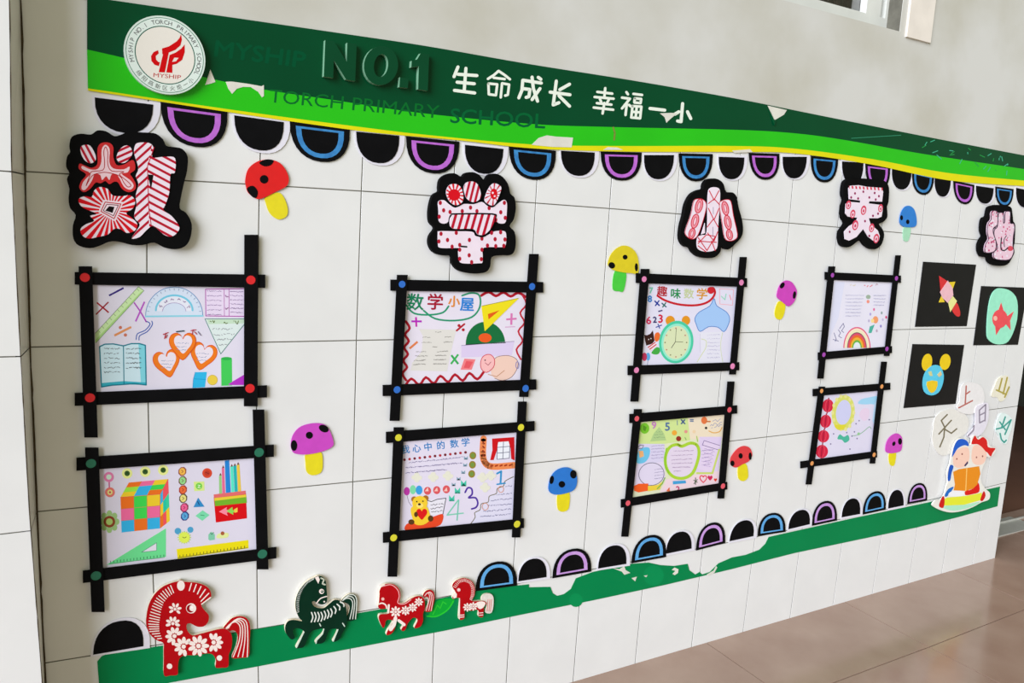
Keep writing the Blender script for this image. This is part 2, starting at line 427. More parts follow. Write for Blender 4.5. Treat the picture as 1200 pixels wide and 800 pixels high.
slab('light_green_wave', PXL.ws(sB(B_MID) + sB(B_YEL)[::-1], D1), 0.0012, M_LG, banner)['label'] = 'bright green wave'
slab('yellow_stripe', PXL.ws(sB(B_YEL) + sB(B_BOT)[::-1], D1), 0.0012, M_YL, banner)['label'] = 'thin yellow wavy stripe'
DI = D1 + 0.0001
gi = Ink(ZB, DI)
gi.text('MYSHIP', 45, 262, 105, (0, 79, 46), 7.5, width=425, bold=3)
gi.build('ghost_lettering', banner, 'faint outline of removed lettering'); gi = Ink(ZB, DI)
gi.text('TORCH PRIMARY', 300, 478, 88, (10, 104, 42), 5.5, width=800)
gi.build('ghost_lettering', banner, 'faint outline of removed lettering')
gi = Ink(ZC, DI); gi.text('SCHOOL', 92, 345, 80, (4, 96, 50), 3.5, width=370, bold=1); gi.build('ghost_lettering', banner, 'faint outline of removed lettering')
gi = Ink(ZD, DI)
r_ = random.Random(5)
for k in range(26):
    x = 790 + 350 * r_.random(); y = 545 + (x - 790) * 0.2 + r_.uniform(0, 60)
    gi.stroke([(x, y), (x + r_.uniform(-12, 22), y + r_.uniform(-14, 20))], 3, (70, 180, 140) if r_.random() < .7 else (40, 150, 70), rnd=False)
gi.stroke([(525, 540), (720, 528)], 2.5, (52, 140, 104), rnd=False)
gi.build('scratches', banner, 'pale scratches near the banner end')['kind'] = 'stuff'
TW = (232, 240, 226)
SL = Z(515, 65, .25833)
CH = {'sheng': [[(84, 52), (66, 96)], [(84, 85), (170, 91)], [(80, 121), (158, 128)], [(68, 158), (160, 170)], [(120, 58), (112, 162)]],
 'ming': [[(268, 70), (248, 88), (220, 106)], [(268, 70), (295, 88), (320, 108)], [(246, 101), (296, 107)], [(222, 127), (262, 131), (256, 180), (224, 176), (222, 127)], [(278, 190), (284, 126), (316, 132), (310, 178), (298, 182)]],
 'cheng': [[(378, 112), (462, 125)], [(378, 112), (374, 158), (360, 192)], [(378, 150), (410, 154), (406, 186), (393, 190)], [(420, 98), (426, 150), (445, 207)], [(448, 99), (460, 108)], [(456, 150), (420, 200)]],
 'chang': [[(590, 130), (546, 155)], [(502, 166), (592, 178)], [(530, 116), (516, 224), (542, 214)], [(542, 182), (590, 230)]],
 'xing': [[(716, 165), (784, 173)], [(752, 148), (748, 188)], [(704, 188), (790, 196)], [(728, 198), (734, 211)], [(768, 201), (761, 213)], [(714, 216), (780, 223)], [(700, 236), (788, 246)], [(748, 215), (740, 263)]],
 'fu': [[(848, 166), (855, 176)], [(828, 191), (864, 196), (828, 240)], [(850, 216), (844, 270)], [(860, 224), (868, 231)], [(880, 174), (919, 179)], [(886, 194), (915, 197), (912, 216), (884, 213), (886, 194)], [(876, 229), (916, 232), (910, 285), (870, 281), (876, 229)], [(895, 230), (890, 283)], [(873, 255), (912, 258)]],
 'yi': [[(955, 240), (1022, 248)]],
 'xiao': [[(1103, 218), (1096, 300), (1080, 297)], [(1086, 255), (1068, 266)], [(1125, 255), (1140, 286)]]}
for k, st in CH.items():
    it = Ink(SL, DI)
    for s_ in st: it.stroke(s_, 14.5 if k not in ('ming', 'fu', 'xing') else 11.5, TW)
    it.build('slogan_character', banner, 'white rounded slogan character')
# torn places where the vinyl has peeled off
WP = (226, 224, 212)
tears = [(ZB, [(2, 398), (26, 326), (50, 384), (26, 392)]), (ZB, [(98, 383), (125, 382), (200, 392), (266, 404), (277, 398), (277, 450), (268, 456), (250, 430), (215, 408), (180, 407), (150, 416), (128, 440), (110, 415)]),
         (ZC, [(410, 432), (438, 405), (470, 395), (505, 400), (572, 404), (566, 442), (490, 440)]), (ZC, [(690, 452), (708, 441), (745, 443), (768, 452)]),
         (ZD, [(198, 412), (274, 430), (262, 448), (224, 470)]), (SL, [(1000, 262), (1050, 260), (1078, 262), (1045, 290), (1030, 305), (1022, 280)]), (ZD, [(60, 588), (130, 583), (140, 594), (70, 597)])]
for zz, p in tears:
    slab('torn_patch', zz.ws(p, D1 + 0.0006), D1 + 0.00005, mat('torn_backing', WP, 0.8, 0.06, 30), banner)
slab('peeled_flap', [ZD.w((198, 412), D1 + .001), ZD.w((212, 460), D1 + .001), ZD.w((226, 490), D1 + .004), ZD.w((232, 470), D1 + .004), ZD.w((224, 466), D1 + .004)], D1 + .0001, M_DG, banner)
sc_ = Ink(ZC, DI + .0003); sc_.stroke([(728, 362), (735, 385), (732, 415)], 7, (120, 140, 60), rnd=False); sc_.stroke([(452, 408), (480, 412), (505, 402)], 2.5, (120, 118, 100), rnd=False); sc_.build('scuff_mark', banner)
# raised letters
M_RL = mat('raised_letter_green', (0, 70, 40), 0.3, 0.04, 20, spec=0.2)
RD = 0.012; M_RLS = mat('raised_letter_edge', (120, 170, 138), 0.5, 0.06, 40)  # sides paler than the faces: adhesive edge and side light put into the colour
for nm, p in (('N', [(565, 188), (605, 192), (665, 290), (668, 200), (712, 206), (705, 380), (662, 372), (605, 282), (602, 365), (558, 358)]),
              ('dot', [(915, 362), (955, 368), (952, 412), (912, 408)]), ('1', [(1012, 250), (1052, 255), (1045, 425), (1000, 418), (1003, 310), (968, 315), (970, 285), (995, 278)])):
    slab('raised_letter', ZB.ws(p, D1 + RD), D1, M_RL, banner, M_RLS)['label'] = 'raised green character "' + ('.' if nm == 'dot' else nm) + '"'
oo, oi = ell(826, 307, 80, 92, 28, 8), ell(826, 307, 33, 54, 28, 8)
V = ZB.ws(oo, D1 + RD) + ZB.ws(oi, D1 + RD); n = 28
V += [Vector((p.x, -D1, p.z)) for p in V]; F = []
for i in range(n):
    j = (i + 1) % n; F += [(i, n + i, n + j, j), (i, j, 2 * n + j, 2 * n + i), (n + j, n + i, 3 * n + i, 3 * n + j)]
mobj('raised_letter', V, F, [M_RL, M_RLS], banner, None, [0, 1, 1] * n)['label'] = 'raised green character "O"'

# --- lower green band
GB_T = [(114, 775), (119, 769), (126, 766), (200, 755), (300, 737), (419, 718.5), (511, 702), (560, 692), (606, 686), (620, 684.5), (620, 688), (645, 687.5), (648, 695), (653, 698), (661, 696), (669, 690), (675, 677.5), (695, 670), (740, 660.5), (760, 659), (774, 662), (790, 663), (806, 660.5), (808, 668), (815, 673), (820, 670), (823, 673), (832, 670), (842, 660), (858, 653), (874, 650), (890, 644), (897, 637), (901, 629), (930, 622.5), (1000, 607), (1088, 588.5), (1172, 570)]
GB_B = [(1169, 593), (1122, 606), (1074, 618), (1002, 633), (930.5, 648), (856, 667), (780, 685), (696, 703), (606, 721), (520, 739), (410, 760), (300, 781), (192, 801), (117, 815)]
gc = Bk(600, 700)
band = thing('green_border_strip', (gc.x, 0, gc.z), 'torn plain green vinyl strip along the lower wall', 'border strip')
M_GB = mat('green_vinyl', (0, 132, 74), 0.35, 0.03, 6, spec=0.12)
slab('vinyl', PXL.ws(GB_T + GB_B, 0.0012), 0.0002, M_GB, band)
HZ = Z(435, 670, .12917); SP = Z(590, 620, .28333)
bi = Ink(HZ, 0.0013)
bi.poly(sm([(520, 395), (560, 330), (590, 270), (640, 245), (700, 240), (755, 250), (735, 300), (690, 350), (630, 385), (570, 405)], 3), (14, 168, 52))
bi.stroke(sm([(505, 400), (580, 405), (650, 375), (705, 330), (745, 265)], 3, False), 12, (40, 200, 50)); bi.stroke([(560, 385), (600, 300), (625, 330), (650, 270), (680, 290)], 10, (44, 196, 54))
bi.build('melon_slice_print', band, 'light green curved slice shape')
bi = Ink(PXL, 0.0013); bi.disc(675, 703, 8, (8, 141, 80)); bi.build('pale_spot', band, 'slightly paler round spot'); bi = Ink(PXL, 0.0013); bi.disc(766, 674, 12, (8, 140, 80)); bi.build('pale_spot', band, 'slightly paler round spot')
for p in ([(450, 160), (480, 165), (500, 152), (505, 168), (525, 180), (500, 188), (490, 175)], [(530, 202), (552, 196), (548, 206), (545, 215)], [(580, 192), (596, 190), (590, 198)], [(697, 168), (708, 158), (724, 165), (722, 180), (708, 190), (700, 184), (712, 172)], [(840, 188), (870, 170), (880, 152), (884, 158), (872, 180), (850, 192)]):
    slab('torn_patch', SP.ws(p, 0.0018), 0.0012, mat('torn_backing', WP), band)

# ================================================================== ROUND SCHOOL SIGN
LZ = Z(140, 15, .13126); LD = 0.014
ctr = LZ.w((411, 380), LD); RADX = (LZ.w((778, 425), LD) - LZ.w((45, 330), LD)).length / 2
RADZ = (LZ.w((385, 32), LD) - LZ.w((430, 728), LD)).length / 2; RAD = (RADX + RADZ) / 2
logo = thing('round_sign', (ctr.x, 0, ctr.z), 'round white school sign with a red torch emblem', 'sign')
wm = WorldMap(ctr); circ = lambda r, n=56: ell(0, 0, r, n=n)
M_LOGO = mat('sign_pale_face', (216, 232, 222), 0.4, 0.03, 10); M_LOGOS = mat('sign_edge', (196, 214, 204), 0.5, 0.05, 20)
slab('disc', [wm.w(p, LD) for p in circ(RAD)], D1, M_LOGO, logo, M_LOGOS)
li = Ink(wm, LD + 0.0001)
li.poly(circ(RAD * .955), (40, 110, 84)); li.poly(circ(RAD * .94), (220, 234, 226)); li.poly(circ(RAD * .745), (38, 96, 80)); li.poly(circ(RAD * .72), (232, 228, 218)); li.build('rings', logo, 'pale rim and dark green rings')
def arc_text(ink, chars, r, a0, a1, h, col, flip=False):
    n = len(chars)
    for i, ch in enumerate(chars):
        if ch == ' ': continue
        a = math.radians(a0 + (a1 - a0) * i / (n - 1)); x, y = r * math.cos(a), -r * math.sin(a)
        polys, x0, x1 = glyphs(ch); t = (math.pi / 2 - a) if not flip else (-math.pi / 2 - a); c, s = math.cos(t), math.sin(t)
        for p in polys:
            q = []
            for (u, v) in p:
                u = (u - (x0 + x1) / 2) * h; v = -(v - 0.36) * h
                q.append((x + u * c - v * s, y + u * s + v * c))
            ink._add(q, col, False)
li = Ink(wm, LD + 0.0003); arc_text(li, 'MYSHIP NO.1 TORCH PRIMARY SCHOOL', RAD * .845, 196, -25, RAD * .15, (92, 88, 92)); li.build('ring_lettering', logo, 'dark lettering around the rim')
li = Ink(wm, LD + 0.0003); arc_text(li, '绵阳高新区火炬一小', RAD * .845, 220, 318, RAD * .14, (104, 110, 104), True); li.build('ring_lettering', logo, 'small dark characters along the lower rim')
li = Ink(LZ, LD + 0.0003); RDc = (206, 10, 16)
li.poly([(380, 318), (440, 300), (510, 255), (535, 225), (550, 190), (557, 240), (545, 290), (500, 330), (440, 355), (405, 532), (350, 530), (388, 370), (382, 368)], RDc)
li.poly([(447, 376), (500, 355), (550, 320), (582, 282), (583, 350), (560, 420), (510, 455), (472, 465), (472, 536), (418, 532)], RDc)
li.poly([(470, 438), (490, 400), (528, 402), (505, 432)], (232, 222, 214))
li.poly([(345, 333), (350, 362), (324, 385), (326, 415), (345, 438), (360, 440), (352, 475), (315, 465), (285, 430), (282, 385), (305, 350)], RDc)
li.build('torch_emblem', logo, 'red torch emblem')
li = Ink(LZ, LD + 0.0003); li.text('MYSHIP', 302, 572, 52, (190, 70, 70), 4.8, width=246); li.build('name_lettering', logo, 'small red lettering under the emblem')

# ================================================================== SCALLOPED PAPER BORDER
PURP, PURP2, BLU, BLU2 = (196, 110, 214), (206, 164, 226), (46, 132, 200), (104, 178, 232)
M_RING = {'p': mat('purple_paper', PURP, 0.6, 0.05, 60, rgb2=(176, 92, 200)), 'b': mat('blue_paper', (58, 146, 210), 0.6, 0.05, 60, rgb2=(40, 116, 180)),
          'q': mat('lilac_paper', PURP2, 0.6, 0.05, 60, rgb2=(190, 140, 214)), 'c': mat('sky_blue_paper', BLU2, 0.6, 0.05, 60, rgb2=(84, 160, 220))}
def half(A, B, P, k=1.0, pull=0.0, n=14):
    """half-round outline: straight edge A-B, reaching to P; k scales it about the middle"""
    M = ((A[0] + B[0]) / 2, (A[1] + B[1]) / 2); ux, uy = (B[0] - A[0]) / 2 * k, (B[1] - A[1]) / 2 * k; vx, vy = (P[0] - M[0]), (P[1] - M[1]); out = []
    vx, vy = vx * k, vy * k
    for i in range(n + 1):
        t = math.pi * i / n; c, s = math.cos(t), math.sin(t)
        c = math.copysign(abs(c) ** 0.9, c); s = s ** 0.8
        out.append((M[0] - ux * c + vx * s + (P[0] - M[0]) * pull, M[1] - uy * c + vy * s + (P[1] - M[1]) * pull))
    return out
def scallop(kind, A, B, P, label, group, d=0.0):
    c = Bk((A[0] + B[0]) / 2, (A[1] + B[1]) / 2)
    t = thing('paper_scallop', (c.x, 0, c.z), label, 'paper scallop', group)
    if kind == 'k':
        mx, my = (A[0] + B[0]) / 2, (A[1] + B[1]) / 2; s = 1.0 if P[1] > my else -1.0
        wdt = B[0] - A[0]
        A2 = (A[0] - wdt * .05, A[1] - 2.5 * s - .0 * wdt); B2 = (B[0] + wdt * .13, B[1] - 2.0 * s); P2 = (P[0] + wdt * .05, P[1] + wdt * .06 * s)
        slab('paper_backing', PXL.ws(half(A2, B2, P2), d + .0018), d + .001, M_WHITEP, t)['label'] = 'white paper backing'
        slab('half_disc', PXL.ws(half(A, B, P), d + .0026), d + .0018, M_BLACK, t)['label'] = 'black half disc'
    else:
        slab('half_disc', PXL.ws(half(A, B, P), d + .0024), d + .0014, M_BLACK, t)['label'] = 'black half disc'
        o = half(A, B, P, .80, .10); i_ = half(A, B, P, .62, .16); n = len(o)
        dd = d + .0026
        V = PXL.ws(o, dd) + PXL.ws(i_, dd); F = []
        for a in range(n):
            b = (a + 1) % n; F.append((a, b, n + b, n + a))
        ring = mobj('colour_ring', V + [Vector((p.x, p.y + .0004, p.z)) for p in V], F + [tuple(x + 2 * n for x in f[::-1]) for f in F] + [q for a in range(n) for q in [(a, 2 * n + a, 2 * n + (a + 1) % n, (a + 1) % n), (n + (a + 1) % n, 3 * n + (a + 1) % n, 3 * n + a, n + a)]], M_RING[kind], t)
        ring['label'] = {'p': 'purple', 'q': 'lilac', 'b': 'blue', 'c': 'sky blue'}[kind] + ' arched ring'
    return t
TOPS = [('k', (111, 114), (179.5, 122.5), (145, 155.5)), ('p', (188, 119.5), (266.5, 130), (229, 172)), ('k', (274.5, 135), (332.5, 143), (304, 176)), ('b', (339.5, 142), (410, 150.5), (376, 189.5)),
        ('k', (417.5, 154), (468, 159), (443, 191)), ('p', (476, 159.5), (538.5, 166), (507, 203)), ('k', (545, 169.6), (590, 174.4), (566.6, 203.5)), ('b', (596.6, 171), (651.5, 176.5), (624.5, 210.5)),
        ('k', (657.5, 176.5), (697, 178.6), (677.6, 206)), ('p', (704, 177.4), (752, 178.6), (728.6, 211.6)), ('k', (755, 181.6), (790, 181.6), (771.5, 210)), ('b', (795.5, 179.5), (835.4, 180.4), (815.6, 212.5)),
        ('k', (842.4, 183.6), (872.4, 184.5), (857, 210)), ('p', (877.5, 179), (913.5, 180), (897, 210.6)), ('k', (917.4, 183.6), (945.6, 183.6), (930.6, 209)), ('b', (950.4, 182.4), (982.5, 185.4), (965.4, 213.6)),
        ('k', (987, 189), (1012, 190.5), (999, 216)), ('p', (1014, 191.4), (1043.4, 195), (1029, 222)), ('k', (1045.5, 197), (1068.6, 199.5), (1056, 222)), ('b', (1069, 199.5), (1095, 205.5), (1080.6, 228)),
        ('k', (1095.5, 207), (1114.5, 210), (1104, 230.4)), ('p', (1117.5, 211.5), (1142, 216.6), (1129.5, 239)), ('k', (1144, 217.5), (1164.6, 220.5), (1153.5, 238.5)), ('b', (1166.4, 218.4), (1188, 221.4), (1176.6, 242)),
        ('k', (1191, 220), (1211, 224), (1200, 243))]
GRP = {'k': 'plain black scallops below the banner', 'p': 'purple arched scallops below the banner', 'b': 'blue arched scallops below the banner'}
KND = {'k': 'plain black half disc on white paper', 'p': 'black scallop with purple arch', 'b': 'black scallop with blue arch'}
WHR = ['under the square end of the green banner', 'just below the round sign', 'directly above the red mushroom', 'first blue one past the round sign', 'hanging below the raised number', 'between the raised number and the slogan',
       'touching the top of the cut-out 学', 'under the slogan character 成', 'under the gap in the slogan after 长', 'under the slogan character 幸', 'under the slogan character 一', 'above the left shoulder of the cut-out 小',
       'above the right shoulder of the cut-out 小', 'second one after the cut-out 小 towards 天', 'third one after the cut-out 小 towards 天', 'last one before the cut-out 天', 'half hidden behind the left top of cut-out 天', 'half hidden behind the right top of cut-out 天',
       'first one after the cut-out 天, before the blue mushroom', 'above and just past the small blue mushroom', 'between the blue mushroom and the cut-out 地', 'between the blue mushroom and the cut-out 地', 'touching the left top of the cut-out 地', 'overlapping the top of the cut-out 地', 'past the cut-out 地 at the banner end']
for (k, A, B, P), wh in zip(TOPS, WHR): scallop(k, A, B, P, KND[k] + ' ' + wh, GRP[k])
BOTS = [('c', (557.5, 692.5), (606, 686), (582.5, 658)), ('k', (607.5, 681), (640.5, 676), (625, 654.5)), ('q', (647.5, 677.5), (693, 669.5), (671, 643)), ('k', (701, 666), (734, 660.5), (719, 639)),
        ('c', (740, 660), (780.7, 652.5), (762, 627)), ('k', (780.7, 648.7), (810.5, 642.5), (796.5, 623)), ('q', (815.7, 645), (850, 636), (834, 612.5)), ('k', (855, 634), (883, 628), (871.7, 609.7)),
        ('c', (888, 628), (920.7, 623), (905, 601)), ('k', (924, 620), (949, 614), (938, 597.5)), ('q', (951.5, 616), (981, 609.7), (967, 587)), ('k', (986.5, 606), (1008, 602), (998.7, 584)),
        ('c', (1011, 602.7), (1038, 596.7), (1026, 575.7)), ('k', (1041, 595.7), (1059, 592), (1050.5, 574)), ('q', (1063.5, 590.5), (1086.6, 586), (1076.5, 566))]
GRB = {'k': 'plain black scallops on the green strip', 'q': 'lilac arched scallops on the green strip', 'c': 'sky blue arched scallops on the green strip'}
KNB = {'k': 'plain black half disc on white paper', 'q': 'black scallop with lilac arch', 'c': 'black scallop with sky blue arch'}
WHB = ['behind the smallest horse', 'second one along from the smallest horse', 'above the round torn notch in the green strip', 'under the blue mushroom, right of the torn notch', 'below the foot of the apple drawing frame', 'above the start of the long tear',
       'over the middle of the long tear', 'over the long tear, right of the lilac one', 'at the right end of the long tear', 'first plain one right of the long tear', 'first lilac one right of the long tear', 'third along right of the long tear', 'last sky blue one before the reading children', 'last plain one before the reading children', 'next to the reading children cut-out']
for (k, A, B, P), wh in zip(BOTS, WHB): scallop(k, A, B, P, KNB[k] + ' ' + wh, GRB[k], 0.001)
scallop('k', (109, 767), (168, 757), (140, 727.5), 'black half disc on white paper beside the large red horse', None)

# ================================================================== FRAMES
FR = [  # top, left, right, bottom strips: (x0,y0,x1,y1,w0,w1); dots; dot colour name; sheet corners TL TR BR BL
 dict(t=(87.5, 326, 311, 329.5, 14.5, 15.5), l=(100, 312, 106.7, 512.5, 16, 16), r=(294.5, 275, 294, 476, 16, 16), b=(87.5, 468, 313, 458.5, 15, 14),
      dots=[(99.5, 325), (294, 328), (293, 455), (105.5, 466)], c=(222, 24, 30), cn='red', paper=[(108, 330), (288, 332), (288, 456), (110, 464)], where='showing rulers and a blue book'),
 dict(t=(89.5, 544, 321, 528, 15, 14), l=(107.5, 524.5, 115, 717, 16, 15.5), r=(303, 480, 308, 667, 13.5, 13.5), b=(97, 676, 324, 647.5, 14, 13),
      dots=[(106.7, 543), (303.7, 530), (307.5, 649), (112.5, 674.5)], c=(28, 112, 84), cn='dark green', paper=[(115, 546), (301, 533), (303, 647), (118, 669)], where='showing a colourful cube'),
 dict(t=(457.8, 334, 636.7, 336.6, 13, 12.5), l=(471.7, 322, 462.7, 493, 12.3, 11.5), r=(626, 297.5, 614, 465, 11, 10.5), b=(448.8, 457.6, 628.6, 450.4, 13, 12),
      dots=[(471.3, 333), (623.6, 335.7), (616, 455), (465.4, 456.5)], c=(40, 110, 204), cn='blue', paper=[(474, 337), (620, 340), (613, 449), (469, 455)], where='showing a yellow set square'),
 dict(t=(452.6, 512.6, 626.5, 499, 13, 11.5), l=(467.7, 500.7, 460, 675.6, 12, 11), r=(612.5, 470.5, 605, 629.6, 10, 9.5), b=(449, 630, 614, 613, 12, 11),
      dots=[(467, 512.6), (610.6, 500.7), (606, 614), (461.4, 630)], c=(220, 214, 50), cn='yellow', paper=[(470, 515), (608, 503), (603, 611), (465, 626)], where='showing a yellow bear'),
 dict(t=(745.6, 325.6, 875.6, 331, 11.6, 10.5), l=(756.4, 315, 743.7, 470.5, 10, 9), r=(871.4, 301, 858.7, 438.7, 8, 7.5), b=(736, 434, 866.4, 429, 11, 9.5),
      dots=[(755, 327), (869, 331), (858.6, 429), (746, 433.6)], c=(232, 136, 186), cn='pink', paper=[(757, 329), (868, 334), (858, 427.5), (749, 431.5)], where='showing a green alarm clock'),
 dict(t=(738, 490.4, 864, 479.6, 10.5, 9.5), l=(748, 479.4, 732.5, 628.7, 9, 8), r=(857, 447, 845, 584, 8, 7.5), b=(728, 590, 852.4, 569, 9.5, 8.5),
      dots=[(746.4, 490.4), (855, 480), (847.4, 569.4), (736, 589.4)], c=(232, 90, 104), cn='coral', paper=[(747, 492), (852, 483), (845.5, 570), (739.5, 587)], where='showing a green apple outline'),
 dict(t=(967, 323, 1056, 327, 9, 8.5), l=(975.3, 312, 961.8, 443.5, 7.5, 7), r=(1053, 299, 1039.5, 417, 6, 6), b=(959, 417.4, 1045.5, 409.5, 9, 8),
      dots=[(975.7, 322.4), (1050.7, 326), (1039.5, 408.7), (965.6, 415.5)], c=(168, 70, 178), cn='purple', paper=[(974, 325), (1047, 329), (1038.5, 408), (966, 413)], where='showing a rainbow'),
 dict(t=(953, 460, 1043.5, 452.5, 8.5, 8), l=(963.7, 453, 948, 567.5, 7, 6.5), r=(1036.5, 423.7, 1022.7, 543, 6.3, 6), b=(938.5, 544.7, 1028, 532, 8, 7.5),
      dots=[(963, 458), (1033.5, 452.8), (1024.5, 532.7), (951.7, 542.8)], c=(234, 158, 88), cn='orange', paper=[(962, 462), (1031, 456), (1022, 530), (952, 541)], where='showing red lanterns'),
]
def strip_front(s, d):
    x0, y0, x1, y1, w0, w1 = s; hor = abs(x1 - x0) > abs(y1 - y0)
    dx, dy = x1 - x0, y1 - y0; L = math.hypot(dx, dy); nx, ny = -dy / L, dx / L
    if hor: q = [(x0 + nx * w0 / 2, y0 + w0 / 2), (x1, y1 + w1 / 2), (x1, y1 - w1 / 2), (x0, y0 - w0 / 2)]
    else: q = [(x0 - w0 / 2, y0), (x0 + w0 / 2, y0), (x1 + w1 / 2, y1), (x1 - w1 / 2, y1)]
    q[0] = (x0, y0 + w0 / 2) if hor else q[0]
    return PXL.ws(q, d)
SHEETS = []
for f in FR:
    c = Bk(sum(p[0] for p in f['dots']) / 4, sum(p[1] for p in f['dots']) / 4)
    t = thing('paper_strip_frame', (c.x, 0, c.z), 'black crossed strip frame with %s dots, %s' % (f['cn'], f['where']), 'frame', 'crossed strip frames around the drawings')
    H0, H1, H2 = .0034, .0060, .0086
    slab('strip', strip_front(f['t'], H1), H0, M_BLACK, t); slab('strip', strip_front(f['b'], H1), H0, M_BLACK, t)
    slab('strip', strip_front(f['l'], H2), H1, M_BLACK, t); slab('strip', strip_front(f['r'], H2), H1, M_BLACK, t)
    hh = f['l'][4] * .30
    for p in f['dots']:
        q = Bk(p[0], p[1], H2 + .0006); R_ = (Bk(p[0], p[1] + hh + .4, H2) - Bk(p[0], p[1], H2)).length
        pts = [Vector((q.x + R_ * math.cos(a * math.pi / 8), q.y, q.z + R_ * math.sin(a * math.pi / 8))) for a in range(16)]
        slab('corner_dot', pts, H2, mat('dot_' + f['cn'].replace(' ', '_'), f['c'], 0.6, 0.05, 80), t)['label'] = f['cn'] + ' round dot'

# ================================================================== DRAWINGS IN THE FRAMES
SH0, SH1 = .0006, .0012; DP = SH1 + .0001
def sheet(i, label, rgb=(228, 224, 240)):
    f = FR[i]; c = Bk(sum(p[0] for p in f['paper']) / 4, sum(p[1] for p in f['paper']) / 4)
    t = thing('drawing_sheet', (c.x, 0, c.z), label, 'drawing', 'children drawings in the strip frames')
    slab('sheet', PXL.ws(f['paper'], SH1), SH0, mat('drawing_paper_%d_%d_%d' % rgb, rgb, 0.6, 0.015, 15, spec=0.3), t); return t
class Draw:
    """one drawn motif = one part"""
    def __init__(s, mp, t, d=DP): s.mp, s.t, s.d0 = mp, t, d
    def __call__(s, name, fn, label=None, lift=0.0, stuff=False):
        k = Ink(s.mp, s.d0 + lift); fn(k); o = k.build(name, s.t, label)
        if stuff: o['kind'] = 'stuff'
        return o
def lines(k, rows, h, col, wd):
    for x0, y0, x1, y1 in rows: k.scribble(x0, y0, x1, y1, h, col, wd)
def heart(cx, cy, s, rot=0):
    base = [(0, -.55), (.18, -.85), (.5, -.98), (.85, -.8), (.98, -.4), (.85, .05), (.5, .5), (0, 1), (-.5, .5), (-.85, .05), (-.98, -.4), (-.85, -.8), (-.5, -.98), (-.18, -.85)]
    c, n = math.cos(math.radians(rot)), math.sin(math.radians(rot)); return [(cx + s * (x * c - y * n), cy + s * (x * n + y * c)) for x, y in base]
GRY, DK = (120, 116, 130), (70, 66, 76)

# --- sheet with rulers, protractor, book and orange hearts
t = sheet(0, 'maths drawing with protractor, blue book and three orange hearts'); q = Draw(Z(105, 330, .16253), t)
q('minus_sign', lambda k: k.stroke([(140, 100), (245, 45)], 13, (60, 44, 130), rnd=False))
q('times_sign', lambda k: (k.stroke([(52, 150), (138, 222)], 11, (176, 34, 50), rnd=False), k.stroke([(136, 146), (46, 236)], 10, (160, 40, 56), rnd=False)))
q('ruler_drawing', lambda k: (k.poly([(40, 372), (352, 36), (392, 64), (45, 440), (40, 440)], (206, 236, 178)), k.poly([(42, 420), (370, 72), (392, 64), (45, 440)], (176, 220, 140)), k.stroke([(40, 372), (352, 36), (392, 64), (46, 440)], 3, (90, 110, 90)),
   [k.stroke([(62 + 28 * i, 352 - 30 * i), (76 + 28 * i, 366 - 30 * i)], 2.5, (100, 120, 90), rnd=False) for i in range(11)]))
q('purple_cross', lambda k: (k.stroke([(322, 152), (366, 215), (408, 288)], 10, (176, 74, 190)), k.stroke([(396, 144), (332, 286)], 12, (186, 90, 200), rnd=False)))
q('division_sign', lambda k: (k.stroke([(178, 388), (300, 326)], 16, (226, 150, 96), rnd=False), k.disc(222, 330, 12, (206, 120, 96)), k.disc(258, 384, 12, (206, 120, 96))))
q('curved_lines', lambda k: (k.stroke(sm([(410, 285), (436, 305), (400, 350), (345, 375), (336, 416)], 3, False), 7, (70, 100, 180)), k.stroke(sm([(448, 284), (452, 310), (415, 360), (362, 388), (356, 420)], 3, False), 7, (70, 100, 180))))
def protr(k):
    k.poly(ell(610, 246, 206, 208, 30, 0, 180, 360), (214, 228, 246)); k.stroke(ell(610, 246, 206, 208, 30, 0, 180, 360), 5, (90, 140, 190)); k.stroke([(404, 250), (816, 246)], 12, (140, 214, 232))
    k.poly(ell(610, 212, 136, 116, 24, 0, 180, 360) + ell(610, 212, 84, 60, 24, 0, 360, 180), (232, 236, 248)); k.stroke(ell(610, 206, 132, 108, 24, 0, 180, 360), 14, (120, 204, 230)); k.stroke(ell(610, 212, 84, 60, 20, 0, 180, 360), 3, (150, 110, 180))
    for a in range(190, 355, 10):
        c, s = math.cos(math.radians(a)), math.sin(math.radians(a)); k.stroke([(610 + 198 * c, 246 + 200 * s), (610 + 182 * c, 246 + 184 * s)], 2.5, (110, 130, 170), rnd=False)
    for a in (205, 235, 262, 288, 312, 338):
        c, s = math.cos(math.radians(a)), math.sin(math.radians(a)); k.scribble(610 + 108 * c - 10, 212 + 86 * s, 610 + 108 * c + 12, 212 + 86 * s, 22, (130, 90, 150), 3.5, 5)
q('protractor_drawing', protr)
def table(k):
    k.poly([(834, 52), (1116, 48), (1116, 252), (836, 248)], (232, 218, 242)); k.stroke([(1116, 50), (836, 54), (838, 246), (1116, 250)], 6, (176, 66, 170)); k.stroke([(970, 54), (972, 248)], 4, (176, 80, 170)); k.stroke([(1005, 54), (1006, 248)], 4, (176, 80, 170))
    lines(k, [(846, 66 + 34 * i, 950, 68 + 34 * i) for i in range(6)] + [(1012, 70 + 30 * i, 1108, 72 + 30 * i) for i in range(6)], 9, (120, 90, 150), 2.5); k.scribble(978, 100, 1000, 100, 24, (150, 80, 150), 4, 5); k.scribble(978, 190, 1000, 190, 24, (150, 80, 150), 4, 5)
q('table_drawing', table)
